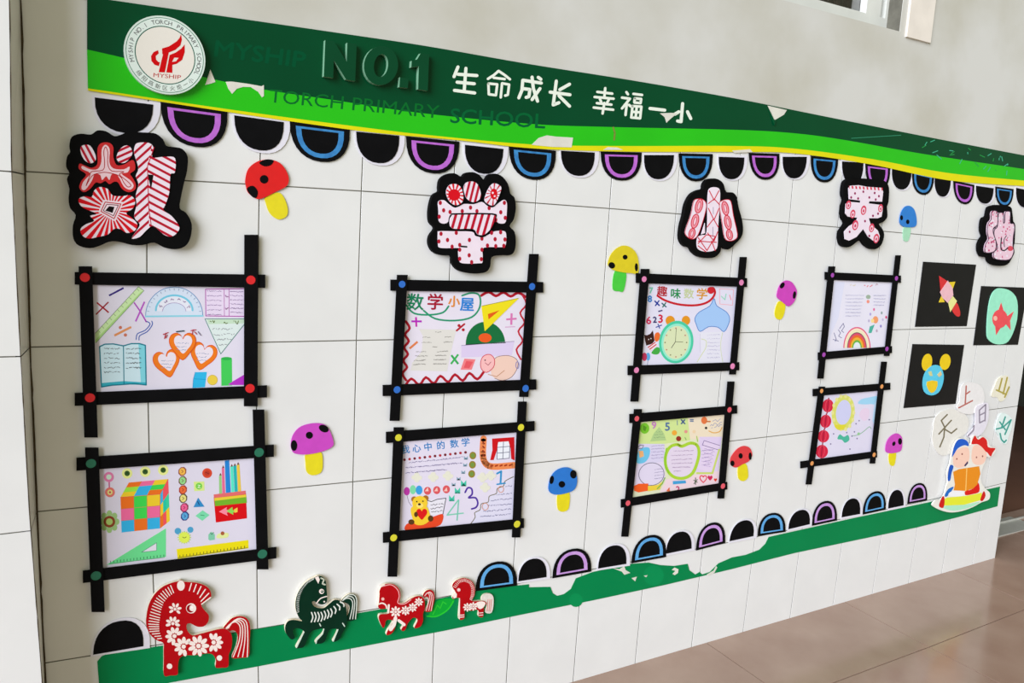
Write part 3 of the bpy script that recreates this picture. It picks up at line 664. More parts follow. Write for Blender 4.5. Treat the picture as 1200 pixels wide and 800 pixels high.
def tri(k):
    k.poly([(832, 268), (1116, 266), (1116, 304), (946, 520)], (222, 236, 234)); k.poly([(846, 272), (1116, 270), (1116, 300), (858, 306)], (200, 226, 200)); k.stroke([(1116, 268), (832, 268), (946, 520), (1116, 306)], 5, (70, 130, 120))
    for x in (884, 985, 1055): k.scribble(x - 18, 292, x + 18, 292, 26, (90, 110, 40), 5, 6)
    lines(k, [(886, 342, 1030, 340), (894, 382, 1044, 378), (918, 416, 1024, 412), (930, 452, 990, 450)], 14, GRY, 3)
q('triangle_note', tri)
def book(k):
    T = (22, 128, 150); k.poly([(72, 468), (150, 446), (244, 462), (320, 446), (402, 458), (408, 742), (320, 734), (248, 738), (160, 746), (86, 756)], (206, 234, 244)); k.poly([(352, 450), (402, 458), (408, 742), (370, 738)], (130, 214, 228)); k.poly([(86, 730), (248, 716), (404, 726), (408, 744), (248, 740), (86, 758)], (60, 176, 196))
    k.stroke([(72, 468), (110, 450), (170, 448), (244, 462), (300, 446), (360, 446), (402, 458), (408, 744), (320, 734), (248, 740), (160, 746), (86, 758), (72, 468)], 9, T); k.stroke([(244, 462), (248, 738)], 7, T)
    lines(k, [(104, 482 + 34 * i, 218, 482 + 34 * i) for i in range(6)] + [(262, 482 + 34 * i, 370, 484 + 34 * i) for i in range(5)], 13, DK, 3.2)
q('book_drawing', book)
def hrt(cx, cy, s, r):
    def f(k):
        k.poly(sm(heart(cx, cy, s, r), 3), (240, 126, 36)); k.stroke(sm(heart(cx, cy, s, r), 3), 5, (222, 84, 40), True); k.poly(sm(heart(cx + 4, cy - 14, s * .68, r), 3), (236, 228, 240)); lines(k, [(cx - s * .45, cy - 22 + 24 * i, cx + s * (.45 - .1 * i), cy - 22 + 24 * i) for i in range(3)], 10, (130, 150, 190), 3)
    return f
q('heart_drawing', hrt(560, 592, 98, -12)); q('heart_drawing', hrt(815, 540, 98, 14)); q('heart_drawing', hrt(670, 466, 98, 0), None, .0004)
q('handwritten_title', lambda k: ([k.stroke(s_, 6, (186, 40, 60)) for s_ in ([(530, 380), (566, 366)], [(548, 370), (540, 410)], [(560, 384), (548, 405)], [(730, 352), (766, 346)], [(745, 345), (740, 380)], [(756, 360), (772, 378)])], k.stroke([(626, 360), (680, 354)], 9, (60, 80, 90)), k.stroke([(782, 360), (802, 386)], 5, (80, 60, 110))), None, .0008, True)
q('cylinder_drawing', lambda k: (k.poly([(948, 556), (1026, 556), (1028, 748), (950, 750)], (70, 206, 92)), k.poly(ell(987, 554, 39, 12), (50, 182, 80))), )
q('cube_drawing', lambda k: (k.poly([(762, 652), (846, 650), (832, 760), (742, 766), (748, 700)], (52, 186, 234)), k.stroke([(756, 700), (838, 704)], 4, (26, 150, 206)), k.stroke([(762, 652), (748, 704), (744, 764)], 4, (26, 150, 206))))
q('ball_drawing', lambda k: (k.disc(886, 708, 37, (236, 208, 74)), k.stroke(ell(886, 708, 36), 3, (196, 166, 50), True)))
q('prism_drawing', lambda k: k.poly([(1000, 738), (1116, 668), (1116, 744), (1010, 744)], (186, 54, 200)), None, .0003)

# --- sheet with the colour cube
t = sheet(1, 'maths drawing with a colour cube, set square and pencil box', (224, 220, 236)); q = Draw(Z(110, 535, .1625), t)
q('badge_drawing', lambda k: (k.stroke([(110, 150), (112, 255)], 10, (200, 100, 150)), k.disc(108, 146, 37, (226, 130, 176)), k.disc(108, 146, 19, (206, 236, 214)), k.disc(116, 256, 36, (226, 120, 110)), k.disc(116, 256, 19, (230, 226, 140)), k.disc(116, 256, 8, (196, 80, 90))))
def flower(k):
    for a in range(8):
        c, s = math.cos(a * math.pi / 4), math.sin(a * math.pi / 4); k.disc(112 + 52 * c, 468 + 58 * s, 20, (158, 196, 128), 24)
    k.disc(112, 468, 42, (140, 70, 44)); k.disc(112, 468, 24, (170, 200, 110))
q('flower_drawing', flower)
for cx, cy in ((240, 120), (370, 108), (500, 96)):
    q('round_badge', lambda k: (k.disc(cx, cy, 38, (232, 238, 150)), k.disc(cx, cy, 20, (60, 96, 46)), k.stroke([(cx - 8, cy + 6), (cx, cy - 8), (cx + 9, cy + 5)], 4, (30, 50, 30))))
def cube(k):
    lerp = lambda a, b, s: (a[0] + (b[0] - a[0]) * s, a[1] + (b[1] - a[1]) * s)
    def grid(A, B, C, D, cols):
        for r in range(3):
            for c in range(3):
                P = lambda u, v: lerp(lerp(A, B, u / 3), lerp(D, C, u / 3), v / 3); k._add([P(c, r), P(c + 1, r), P(c + 1, r + 1), P(c, r + 1)], cols[r][c], False)
    O, PK, G_, Y, BL, LG_, RD_ = (238, 116, 38), (240, 110, 160), (66, 216, 84), (240, 206, 50), (56, 180, 232), (160, 230, 70), (240, 86, 96)
    grid((192, 292), (478, 270), (478, 516), (200, 546), [[O, G_, Y], [PK, G_, PK], [BL, O, BL]])
    grid((252, 186), (536, 160), (478, 270), (192, 292), [[O, PK, Y], [LG_, BL, G_], [Y, BL, O]])
    grid((478, 270), (536, 160), (548, 462), (478, 516), [[BL, RD_, RD_], [Y, (40, 200, 170), (60, 210, 160)], [O, RD_, Y]])
    k.d += STEP
    for u in (1, 2):
        k.stroke([lerp((192, 292), (478, 270), u / 3), lerp((200, 546), (478, 516), u / 3)], 3, (200, 120, 90), rnd=False); k.stroke([lerp((192, 292), (200, 546), u / 3), lerp((478, 270), (478, 516), u / 3)], 3, (200, 120, 90), rnd=False)
    k.stroke([(192, 292), (478, 270), (536, 160)], 3, (220, 90, 90), rnd=False); k.stroke([(478, 270), (478, 516)], 4, (210, 110, 80), rnd=False)
q('colour_cube_drawing', cube)
q('set_square_drawing', lambda k: (k.poly([(90, 780), (520, 516), (520, 722)], (112, 226, 150)), k.poly([(344, 688), (452, 620), (452, 676)], (228, 226, 238)), k.stroke([(344, 688), (452, 620), (452, 676), (344, 688)], 3, (70, 130, 110)), k.stroke([(110, 772), (510, 726)], 3, (40, 100, 70), rnd=False),
   [k.stroke([(120 + 24 * i, 766 - 2.8 * i), (120 + 24 * i, 750 - 2.8 * i)], 4, (40, 110, 80), rnd=False) for i in range(17)]))
def chain(k):
    for (cx, cy), a, b in zip(((638, 106), (640, 172), (642, 238), (644, 300), (652, 366), (656, 428)), ((150, 70, 60), (120, 90, 70), (170, 60, 50), (90, 80, 60), (150, 40, 80), (50, 60, 130)), ((240, 186, 80), (150, 220, 140), (236, 110, 60), (232, 224, 130), (236, 100, 150), (90, 170, 220))):
        k.poly(ell(cx, cy, 30, 35, 8, 22), a); k.disc(cx, cy, 22, b, 26); k.stroke([(cx - 6, cy - 10), (cx + 6, cy), (cx - 5, cy + 10)], 4, a)
q('number_chain', chain)
q('round_badge', lambda k: (k.disc(817, 118, 36, (216, 76, 52)), k.disc(817, 118, 20, (190, 60, 44)), k.stroke([(806, 112), (828, 122)], 5, (120, 40, 40))), 'red round badge')
q('square_badge', lambda k: (k.poly([(720, 180), (796, 178), (798, 244), (724, 248)], (216, 236, 140)), k.disc(758, 212, 24, (120, 210, 80)), k.stroke([(750, 204), (766, 206), (750, 222), (768, 224)], 4, (240, 250, 220))))
q('triangle_badge', lambda k: (k.poly([(752, 294), (798, 360), (718, 364)], (52, 140, 200)), k.stroke([(748, 322), (760, 346)], 6, (30, 60, 110))))
q('diamond_badge', lambda k: (k.poly([(732, 426), (784, 386), (834, 420), (782, 462)], (124, 220, 172)), k.stroke([(770, 420), (796, 424)], 5, (60, 150, 110))))
def pbox(k):
    for pts, c in (([(902, 140), (920, 130), (924, 270), (904, 270)], (150, 206, 130)), ([(922, 80), (940, 74), (948, 268), (926, 268)], (230, 110, 150)), ([(944, 28), (976, 24), (988, 262), (952, 264)], (40, 134, 214)), ([(984, 70), (1004, 66), (1014, 258), (992, 260)], (90, 230, 200)), ([(1006, 66), (1028, 62), (1038, 254), (1016, 256)], (40, 180, 180)), ([(1030, 60), (1050, 56), (1062, 250), (1040, 252)], (236, 200, 70))): k.poly(pts, c)
    for x, y in ((912, 124), (932, 70), (994, 60), (1016, 54), (1040, 46)): k.poly([(x - 8, y + 12), (x, y - 8), (x + 9, y + 10)], (110, 60, 50))
    k.poly([(864, 290), (1096, 262), (1104, 444), (880, 474)], (216, 18, 26)); k.poly([(864, 272), (1094, 244), (1096, 270), (866, 298)], (226, 110, 110)); k.poly([(868, 298), (1098, 272), (1100, 290), (870, 318)], (232, 206, 60)); k.poly([(870, 318), (1100, 290), (1102, 332), (874, 356)], (116, 180, 46))
    k.poly([(902, 396), (960, 362), (956, 380), (984, 392), (958, 404), (966, 426)], (250, 140, 160)); k.poly([(956, 392), (1000, 362), (1000, 384), (1022, 392), (1004, 402), (1006, 418)], (140, 220, 90)); k.poly([(1010, 380), (1036, 366), (1036, 398), (1014, 404)], (240, 206, 80))
q('pencil_box_drawing', pbox)
def sun_clock(k):
    k.disc(606, 536, 24, (80, 164, 206)); k.disc(696, 526, 22, (80, 164, 206))
    for a in range(16):
        c, s = math.cos(a * math.pi / 8), math.sin(a * math.pi / 8); k.stroke([(652 + 34 * c, 582 + 34 * s), (652 + 50 * c, 582 + 46 * s)], 6, (190, 220, 80), rnd=False)
    k.disc(652, 582, 40, (222, 240, 90)); k.stroke([(640, 578), (652, 586), (666, 578)], 4, (90, 90, 50))
q('sunny_clock_drawing', sun_clock)
q('small_toys_drawing', lambda k: (k.poly([(826, 560), (848, 540), (872, 560), (872, 598), (836, 604), (826, 596)], (130, 204, 170)), k.stroke([(840, 548), (850, 560), (864, 546)], 5, (60, 120, 90)), k.poly(sm([(884, 584), (896, 556), (940, 548), (970, 552), (966, 580), (920, 588)], 3), (226, 236, 160)), k.disc(928, 552, 14, (170, 96, 60))))
q('yellow_ruler_drawing', lambda k: (k.poly([(596, 666), (1114, 600), (1116, 660), (604, 736)], (236, 222, 24)), k.stroke([(604, 728), (1110, 656)], 4, (90, 84, 40), rnd=False), [k.stroke([(620 + 24.5 * i, 724 - 3.5 * i), (620 + 24.5 * i, 708 - 3.5 * i)], 4, (100, 94, 40), rnd=False) for i in range(20)]))

# --- sheet titled with a maths hut
t = sheet(2, 'maths drawing with a yellow set square on a dark green dome', (232, 226, 240)); q = Draw(Z(420, 290, .225), t)
ti = (('数', 252, 316, 92, (30, 130, 90)), ('学', 360, 314, 88, (166, 26, 50)), ('小', 468, 302, 62, (226, 140, 50)), ('屋', 530, 322, 76, (40, 130, 214)))
for ch, x, y, h, c in ti: q('title_character', lambda k: k.text(ch, x, y, h, c, 2, bold=1.6), None, .0004)
q('green_flourish', lambda k: (k.stroke(sm([(250, 300), (290, 342), (370, 350), (440, 338), (470, 305)], 4, False), 9, (40, 150, 110)), k.stroke(sm([(340, 328), (400, 370), (500, 380), (590, 362), (632, 310), (630, 250), (590, 236), (540, 250)], 4, False), 9, (40, 150, 110))))
zz = lambda a, b, n, amp: [(a[0] + (b[0] - a[0]) * i / n + (amp if i % 2 else -amp) * (b[1] - a[1]) / math.hypot(b[0] - a[0], b[1] - a[1]), a[1] + (b[1] - a[1]) * i / n - (amp if i % 2 else -amp) * (b[0] - a[0]) / math.hypot(b[0] - a[0], b[1] - a[1])) for i in range(n + 1)]
RW = (178, 24, 44)
q('red_wave_border', lambda k: (k.stroke(sm(zz((258, 385), (238, 690), 9, 11), 3, False), 13, RW), k.stroke(sm(zz((240, 704), (655, 664), 11, 18), 3, False), 13, RW)))
q('red_wave_border', lambda k: (k.stroke(sm(zz((640, 240), (870, 246), 6, 10), 3, False), 14, RW), k.stroke(sm(zz((866, 246), (832, 580), 7, 14), 3, False), 9, (196, 40, 60))))
q('set_square_drawing', lambda k: (k.poly([(640, 304), (838, 262), (658, 436)], (238, 222, 36)), k.poly([(674, 346), (736, 326), (678, 374)], (226, 96, 30)), k.stroke([(644, 304), (832, 264)], 3, (150, 140, 40))), None, .0005)
q('dome_drawing', lambda k: (k.poly(ell(662, 502, 103, 116, 20, -2, 180, 360), (28, 112, 62)), k.stroke([(560, 505), (766, 494)], 4, (20, 60, 40)), k.disc(660, 470, 34, (234, 92, 40), 24)))
q('lilac_ruler_drawing', lambda k: (k.poly([(536, 512), (812, 488), (800, 560), (640, 568), (536, 572)], (220, 206, 238)), k.stroke([(536, 510), (812, 488)], 3, (150, 140, 170), rnd=False)))
q('plus_sign', lambda k: (k.stroke([(300, 362), (302, 412)], 10, (200, 40, 180), rnd=False), k.stroke([(276, 384), (330, 384)], 10, (180, 40, 190), rnd=False)))
q('percent_sign', lambda k: (k.stroke([(512, 432), (552, 398)], 10, (180, 36, 50)), k.disc(524, 406, 8, (180, 36, 50)), k.disc(546, 428, 8, (180, 36, 50))))
q('plus_sign', lambda k: (k.stroke([(798, 342), (796, 402)], 11, (216, 120, 180), rnd=False), k.stroke([(770, 374), (824, 370)], 10, (216, 120, 180), rnd=False), k.stroke([(764, 414), (816, 412)], 4, (210, 150, 196), rnd=False)))
q('orange_dash', lambda k: k.stroke([(266, 526), (308, 490)], 11, (226, 130, 80), rnd=False))
q('times_sign', lambda k: (k.stroke([(484, 560), (520, 606)], 11, (60, 170, 90), rnd=False), k.stroke([(520, 556), (482, 606)], 10, (60, 180, 90), rnd=False)))
q('pasted_note', lambda k: (k.poly([(316, 424), (510, 428), (478, 560), (462, 644), (272, 640), (280, 600), (330, 540), (336, 460)], (224, 222, 216)), lines(k, [(400, 440, 432, 440), (334, 466, 374, 466), (450, 466, 486, 464), (330, 494, 380, 494), (444, 492, 492, 490), (386, 518, 414, 516), (300, 542, 352, 542), (410, 542, 466, 538), (296, 564, 360, 564), (400, 562, 460, 560), (290, 588, 350, 586), (392, 584, 456, 582), (286, 608, 350, 606), (390, 606, 458, 604)], 6, (130, 126, 120), 2.4)))
q('eraser_drawing', lambda k: (k.poly([(552, 578), (610, 582), (590, 636), (532, 636)], (240, 130, 136)), k.poly([(562, 590), (598, 594), (578, 628), (548, 626)], (230, 90, 100))))
q('piglet_drawing', lambda k: (k.poly(sm([(700, 600), (720, 570), (780, 562), (824, 582), (830, 620), (800, 672), (750, 692), (710, 680), (690, 650)], 3), (240, 206, 190)), k.stroke(sm([(700, 600), (720, 570), (780, 562), (824, 582), (830, 620), (800, 672), (750, 692), (710, 680)], 3, False), 3, (140, 110, 110)),
   k.poly(sm([(636, 600), (650, 566), (684, 556), (708, 580), (704, 622), (668, 650), (642, 634)], 3), (246, 190, 190)), k.stroke(sm([(636, 600), (650, 566), (684, 556), (708, 580), (704, 622), (668, 650), (642, 634)], 3), 4, (210, 70, 90), True), k.stroke([(660, 600), (676, 612), (690, 596)], 3, (170, 60, 80)), k.disc(660, 586, 4, (100, 60, 70)), k.stroke([(676, 660), (720, 672), (760, 640)], 4, (200, 150, 120)), k.stroke(ell(828, 612, 8, 18), 4, (150, 140, 190), True)))

# --- sheet with the yellow bear
t = sheet(3, 'maths drawing with a yellow bear holding a red heart', (228, 222, 240)); q = Draw(Z(420, 480, .225), t)
for ch, x, y in (('我', 226, 226), ('心', 284, 220), ('中', 346, 212), ('的', 412, 204), ('数', 480, 196), ('学', 540, 188)): q('title_character', lambda k: k.text(ch, x, y, 46, (50, 130, 196), -7, bold=.8))
def beads(k):
    for i in range(13): k.disc(240 + 26.5 * i, 260 - 3.2 * i, 7, (180, 50, 60) if i % 2 else (120, 40, 50))
q('bead_row', beads, None, 0, True)
q('handwriting', lambda k: lines(k, [(262, 276, 546, 246), (246, 302, 540, 276), (246, 328, 460, 312)], 7, (110, 100, 150), 2.6), None, 0, True)
def coins(k):
    for x, y in ((596, 238), (594, 286), (590, 334)): k.disc(x, y, 18, (150, 130, 50), 20); k.disc(x, y, 11, (120, 150, 70), 12)
q('coin_column', coins, None, 0, True)
q('window_drawing', lambda k: (k.stroke(sm([(652, 150), (648, 230), (660, 276), (700, 296), (812, 288)], 4, False), 34, (238, 140, 84)), k.poly([(724, 166), (790, 160), (786, 252), (722, 258)], (236, 240, 248)), [k.stroke(p, 3, (80, 80, 110), rnd=False) for p in ([(724, 166), (790, 160), (786, 252), (722, 258), (724, 166)], [(756, 162), (752, 256)], [(724, 196), (788, 190)], [(722, 226), (788, 220)])],
   k.poly([(696, 150), (812, 142), (814, 264), (796, 256), (792, 200), (782, 164), (728, 168), (722, 210), (704, 262), (686, 262), (698, 210)], (206, 26, 34)), [k.stroke([(648 + 0 * i, 168 + 22 * i), (656, 176 + 22 * i)], 7, (150, 50, 30)) for i in range(4)], [k.stroke([(690 + 24 * i, 294 - i), (700 + 24 * i, 290 - i)], 8, (170, 60, 30)) for i in range(5)]))
q('numeral_one', lambda k: (k.stroke([(722, 332), (744, 320), (740, 384)], 10, (60, 150, 206)), k.stroke([(722, 388), (764, 382)], 8, (60, 150, 206))))
q('numeral_three', lambda k: k.stroke(sm([(556, 430), (570, 406), (590, 412), (592, 440), (574, 458), (610, 458), (622, 486), (612, 508), (590, 516)], 3, False), 9, (84, 54, 160)))
q('numeral_four', lambda k: (k.stroke([(520, 470), (462, 548), (546, 538)], 7, (130, 206, 180)), k.stroke([(522, 470), (514, 574)], 7, (120, 200, 176))))
def clouds(k):
    c = sm([(586, 592), (608, 560), (606, 536), (634, 520), (640, 490), (676, 480), (682, 450), (718, 436), (724, 410), (756, 396), (764, 372), (808, 348)], 4, False)
    k.poly(c + [(808, 566), (700, 580)], (222, 220, 240)); k.stroke(c, 4, (110, 104, 70)); lines(k, [(764, 400, 800, 396), (720, 442, 800, 434), (690, 472, 800, 462), (676, 500, 798, 490), (650, 530, 798, 516), (634, 556, 796, 542)], 7, (110, 110, 150), 2.6)
    k.stroke(ell(742, 414, 14, 16), 3, (220, 150, 120), True); k.stroke(ell(660, 504, 16, 18), 3, (220, 150, 120), True)
q('cloud_note', clouds)
def bows(k):
    for x, y in ((496, 388), (522, 358), (546, 324), (556, 286), (560, 250)): k.poly([(x - 10, y - 9), (x + 10, y + 9), (x + 10, y - 9), (x - 10, y + 9)], (140, 170, 190))
    for x, y in ((486, 460), (516, 420), (548, 382)): k.poly([(x - 14, y - 16), (x + 14, y + 16), (x + 14, y - 16), (x - 14, y + 16)], (70, 200, 170))
q('bow_tail', bows, None, 0, True)
def sweets(k):
    for x in (360, 408, 458): k.disc(x, 422 - (x - 360) * .08, 19, (220, 90, 96), 21); k.poly([(x - 14, 424), (x + 2, 404), (x + 6, 424)], (244, 200, 190))
q('sweet_row', sweets, None, 0, True)
q('balloon_drawing', lambda k: (k.stroke([(252, 442), (262, 480), (276, 500)], 2.5, (130, 120, 140)), k.disc(252, 424, 16, (190, 60, 170), 22))); q('balloon_drawing', lambda k: k.disc(284, 416, 16, (130, 220, 170), 24)); q('balloon_drawing', lambda k: k.disc(316, 418, 18, (60, 160, 226), 24))
q('pale_blossoms', lambda k: [k.disc(x + dx, y + dy, 14, (230, 230, 212), 12) for x, y in ((304, 352), (390, 350), (466, 344), (660, 404), (646, 352), (690, 342)) for dx, dy in ((-14, 0), (14, 2), (0, -14), (0, 14))], 'very pale yellow blossoms', 0, True)
q('open_letter', lambda k: (k.poly([(360, 472), (408, 464), (456, 458), (440, 544), (370, 546)], (232, 230, 240)), k.stroke([(360, 472), (380, 478), (410, 466), (456, 460), (440, 544)], 4, (80, 80, 90)), lines(k, [(376, 496, 444, 488), (376, 514, 440, 506), (380, 532, 438, 526)], 8, DK, 2.6)))
q('red_cushion', lambda k: k.poly(sm([(246, 628), (250, 596), (300, 580), (380, 560), (438, 542), (438, 580), (414, 606), (330, 622)], 3), (230, 74, 40)), None, .0003)
def bear(k):
    Y = (244, 206, 54); k.disc(290, 466, 15, (170, 110, 40)); k.disc(350, 460, 15, (170, 110, 40)); k.poly(sm([(280, 560), (272, 520), (290, 500), (350, 500), (368, 530), (374, 570), (340, 598), (296, 596)], 3), Y); k.disc(320, 486, 40, Y, 38)
    k.disc(320, 498, 18, (250, 226, 120), 13); k.disc(318, 492, 8, (60, 40, 30), 6); k.disc(304, 478, 4, (40, 30, 30)); k.disc(336, 476, 4, (40, 30, 30)); k.disc(276, 584, 16, (90, 60, 30), 14); k.disc(376, 566, 14, (90, 60, 30), 16); k.poly(sm(heart(330, 544, 29), 3), (220, 30, 30)); k.disc(300, 545, 10, (90, 60, 30), 14)
q('bear_drawing', bear, None, .0006)

# --- sheet with alarm clock and baby bottle
t = sheet(4, 'maths drawing with a green alarm clock and a blue bottle top', (226, 224, 242)); q = Draw(Z(745, 325, .13751), t)
for ch, x, y, h, c in (('趣', 180, 150, 92, (176, 30, 40)), ('味', 300, 170, 92, (40, 140, 80)), ('数', 410, 170, 90, (196, 206, 160)), ('学', 520, 176, 100, (214, 150, 50))): q('title_character', lambda k: k.text(ch, x, y, h, c, 2, bold=2.2))
q('red_flourish', lambda k: (k.stroke(sm([(185, 155), (250, 195), (360, 228), (490, 238), (590, 220), (650, 180), (675, 130), (660, 90), (620, 96)], 4, False), 18, (200, 34, 44)), k.disc(640, 110, 30, (206, 40, 50))), None, .0003)
q('pink_box', lambda k: (k.stroke([(714, 96), (834, 104), (824, 236), (716, 226)], 5, (240, 170, 180), True), k.stroke([(730, 160), (760, 190), (770, 140)], 8, (150, 214, 190)), k.stroke([(800, 150), (812, 190)], 8, (240, 150, 160))))
for tx, x, y, h, c in (('7', 116, 134, 70, (120, 196, 170)), ('8', 104, 208, 76, (60, 130, 200)), ('6', 92, 396, 90, (206, 50, 90)), ('2', 148, 384, 70, (60, 60, 110)), ('3', 194, 384, 96, (206, 40, 70))): q('numeral', lambda k: k.text(tx, x, y, h, c, 0, bold=3))
q('times_sign', lambda k: (k.stroke([(164, 202), (200, 238)], 13, (40, 60, 150)), k.stroke([(198, 198), (168, 240)], 11, (40, 60, 150)))); q('times_sign', lambda k: (k.stroke([(224, 220), (258, 250)], 11, (40, 90, 110)), k.stroke([(256, 216), (230, 252)], 10, (40, 110, 90))))
q('minus_sign', lambda k: k.stroke([(192, 290), (228, 280)], 11, (60, 50, 110), rnd=False)); q('plus_sign', lambda k: (k.stroke([(174, 424), (220, 406)], 9, (60, 80, 160)), k.stroke([(190, 398), (204, 432)], 9, (60, 80, 160))))
def clock(k):
    k.disc(294, 368, 40, (226, 150, 40), 42); k.disc(428, 366, 36, (226, 150, 40), 40); k.poly(ell(345, 550, 146, 182, 36, 8), (74, 204, 164)); k.poly(ell(345, 552, 126, 160, 36, 8), (150, 232, 206)); k.poly(ell(345, 554, 108, 142, 36, 8), (216, 226, 184))
    k.stroke([(346, 430), (338, 548), (402, 550)], 4, (70, 80, 60)); k.stroke([(338, 548), (304, 600)], 5, (60, 60, 50))
    for a in range(12):
        c, s = math.cos(a * math.pi / 6), math.sin(a * math.pi / 6); k.disc(342 + 92 * c, 554 + 122 * s, 6, (190, 120, 110) if a % 2 else (130, 130, 90))
q('alarm_clock_drawing', clock, None, .0003)
q('black_cat_drawing', lambda k: (k.poly([(72, 488), (96, 492), (124, 480), (146, 450), (152, 480), (160, 540), (140, 566), (90, 580), (80, 540)], (60, 34, 30)), k.poly([(98, 590), (164, 548), (182, 580), (128, 626)], (240, 220, 226)), stripes(k, [(98, 590), (164, 548), (182, 580), (128, 626)], -36, 20, 9, (206, 50, 70)), k.poly(sm([(164, 480), (196, 468), (212, 510), (180, 548), (160, 530)], 3), (232, 110, 50)), k.poly(sm([(134, 640), (176, 594), (210, 610), (196, 650), (160, 656)], 3), (70, 170, 70)), k.disc(110, 528, 5, (230, 220, 220)), k.disc(130, 520, 5, (230, 220, 220))))
q('balloon_drawing', lambda k: (k.poly(ell(74, 676, 22, 36), (200, 60, 100)))); q('balloon_drawing', lambda k: (k.poly(ell(106, 674, 18, 34), (90, 170, 226)), k.stroke([(104, 706), (100, 744)], 4, (80, 110, 150))))
q('bottle_drawing', lambda k: (k.poly([(548, 470), (740, 462), (730, 600), (740, 730), (520, 730), (560, 660)], (228, 228, 240)), k.poly(sm([(668, 180), (690, 240), (770, 292), (800, 344), (790, 400), (752, 462), (700, 424), (620, 420), (548, 460), (516, 400), (504, 350), (540, 296), (630, 244)], 3), (164, 200, 244)), k.stroke(sm([(668, 180), (690, 240), (770, 292), (800, 344), (790, 400), (752, 462), (700, 424), (620, 420), (548, 460), (516, 400), (504, 350), (540, 296), (630, 244)], 3), 6, (80, 130, 200), True),
   k.stroke(sm([(740, 470), (724, 560), (728, 640), (742, 720)], 3, False), 5, (206, 216, 180)), k.stroke(sm([(560, 524), (600, 540), (596, 600), (560, 660), (524, 720)], 3, False), 5, (206, 216, 150)), k.stroke([(548, 480), (548, 640)], 4, (210, 206, 224)), lines(k, [(610, 490 + 32 * i, 716, 488 + 32 * i) for i in range(7)], 12, (176, 170, 206), 3)))

# --- crowded sheet with the apple outline
t = sheet(5, 'crowded colourful maths drawing around a green apple outline', (226, 230, 196)); q = Draw(Z(740, 480, .13746), t)
q('tinted_ground', lambda k: (k.poly([(76, 110), (480, 66), (500, 260), (280, 290), (60, 290)], (208, 228, 150)), k.poly([(480, 66), (800, 40), (780, 260), (500, 250)], (236, 222, 196)), k.poly([(60, 290), (280, 290), (290, 470), (40, 500)], (216, 210, 236)), k.poly([(30, 480), (280, 440), (290, 600), (20, 660)], (224, 214, 236)), k.poly([(580, 230), (770, 230), (740, 540), (540, 530)], (222, 206, 236)), k.poly([(300, 590), (750, 520), (745, 625), (240, 705)], (236, 212, 220))))
L3 = .0002
q('round_candy', lambda k: (k.disc(112, 158, 40, (120, 196, 50), 46), k.poly([(100, 130), (130, 150), (118, 186), (98, 170)], (90, 150, 40))), None, L3)
q('tree_note', lambda k: (k.poly([(160, 270), (190, 200), (236, 146), (276, 200), (296, 260)], (176, 206, 140)), lines(k, [(210, 190, 262, 186), (196, 214, 276, 208), (190, 238, 284, 232)], 10, (120, 150, 110), 3)), None, L3)
for tx, x, y, h, c in (('9', 174, 160, 84, (196, 130, 190)), ('5', 288, 176, 96, (90, 120, 160)), ('x', 420, 120, 80, (60, 90, 140)), ('=', 500, 112, 60, (110, 130, 160))): q('numeral', lambda k: k.text(tx, x, y, h, c, 0, bold=2.5), None, L3 + .0002)
q('small_figures', lambda k: (k.disc(620, 90, 26, (226, 120, 70), 32), k.stroke([(640, 100), (670, 100)], 12, (200, 120, 70)), k.stroke([(390, 92), (392, 130)], 6, (100, 130, 160)), k.disc(636, 155, 11, (50, 50, 50)), k.stroke(sm([(660, 180), (700, 196), (750, 186), (772, 150)], 3, False), 8, (226, 170, 80)), k.disc(366, 196, 22, (236, 170, 60)), k.disc(402, 246, 22, (150, 50, 40)), k.disc(464, 186, 14, (226, 150, 140)), k.disc(534, 186, 14, (236, 210, 170)), k.stroke([(556, 226), (564, 270)], 8, (160, 200, 80)), k.stroke([(456, 236), (466, 256)], 6, (110, 160, 90))), None, L3, True)
q('scribbled_cloud', lambda k: lines(k, [(670, 130, 770, 110), (680, 150, 770, 130), (690, 100, 760, 84)], 22, (140, 150, 190), 4), None, L3, True)
q('blue_figure', lambda k: (k.poly(sm([(44, 420), (60, 350), (110, 320), (156, 330), (150, 400), (110, 450), (52, 456)], 3), (110, 196, 232)), k.poly([(62, 350), (100, 350), (106, 396), (70, 410)], (240, 180, 120)), k.stroke([(56, 320), (76, 300), (104, 304), (90, 330), (60, 330)], 4, (60, 60, 80))), None, L3)
q('handwriting', lambda k: lines(k, [(170, 310 + 26 * i, 284 - 3 * i, 302 + 26 * i) for i in range(5)] + [(600, 350 + 30 * i, 700 - 8 * i, 340 + 30 * i) for i in range(5)], 9, (140, 120, 170), 3), None, L3, True)
ap = sm([(430, 312), (500, 284), (556, 300), (576, 360), (560, 450), (520, 540), (450, 582), (370, 576), (316, 530), (290, 460), (294, 380), (330, 316), (390, 296)], 3)
q('apple_outline', lambda k: (k.poly(ap, (226, 214, 232)), k.stroke(ap, 26, (172, 212, 60), True), k.stroke(sm([(300, 330), (288, 400), (292, 480), (320, 540)], 3, False), 12, (140, 200, 50)), lines(k, [(360, 352, 530, 346), (340, 390, 520, 382), (340, 426, 520, 418), (344, 458, 520, 452), (352, 492, 500, 486), (360, 524, 420, 520)], 8, (140, 100, 150), 3)), None, L3 + .0003)
q('tilted_note', lambda k: (k.poly([(620, 258), (760, 300), (690, 540), (560, 500)], (226, 210, 236)), k.stroke([(752, 304), (620, 262), (604, 300), (744, 342)], 5, (130, 110, 160)), k.stroke([(748, 340), (690, 540), (560, 540)], 16, (200, 216, 110)), lines(k, [(620, 330 + 36 * i, 710 - 8 * i, 356 + 32 * i) for i in range(5)], 8, (170, 140, 200), 3)), None, L3 + .0001)
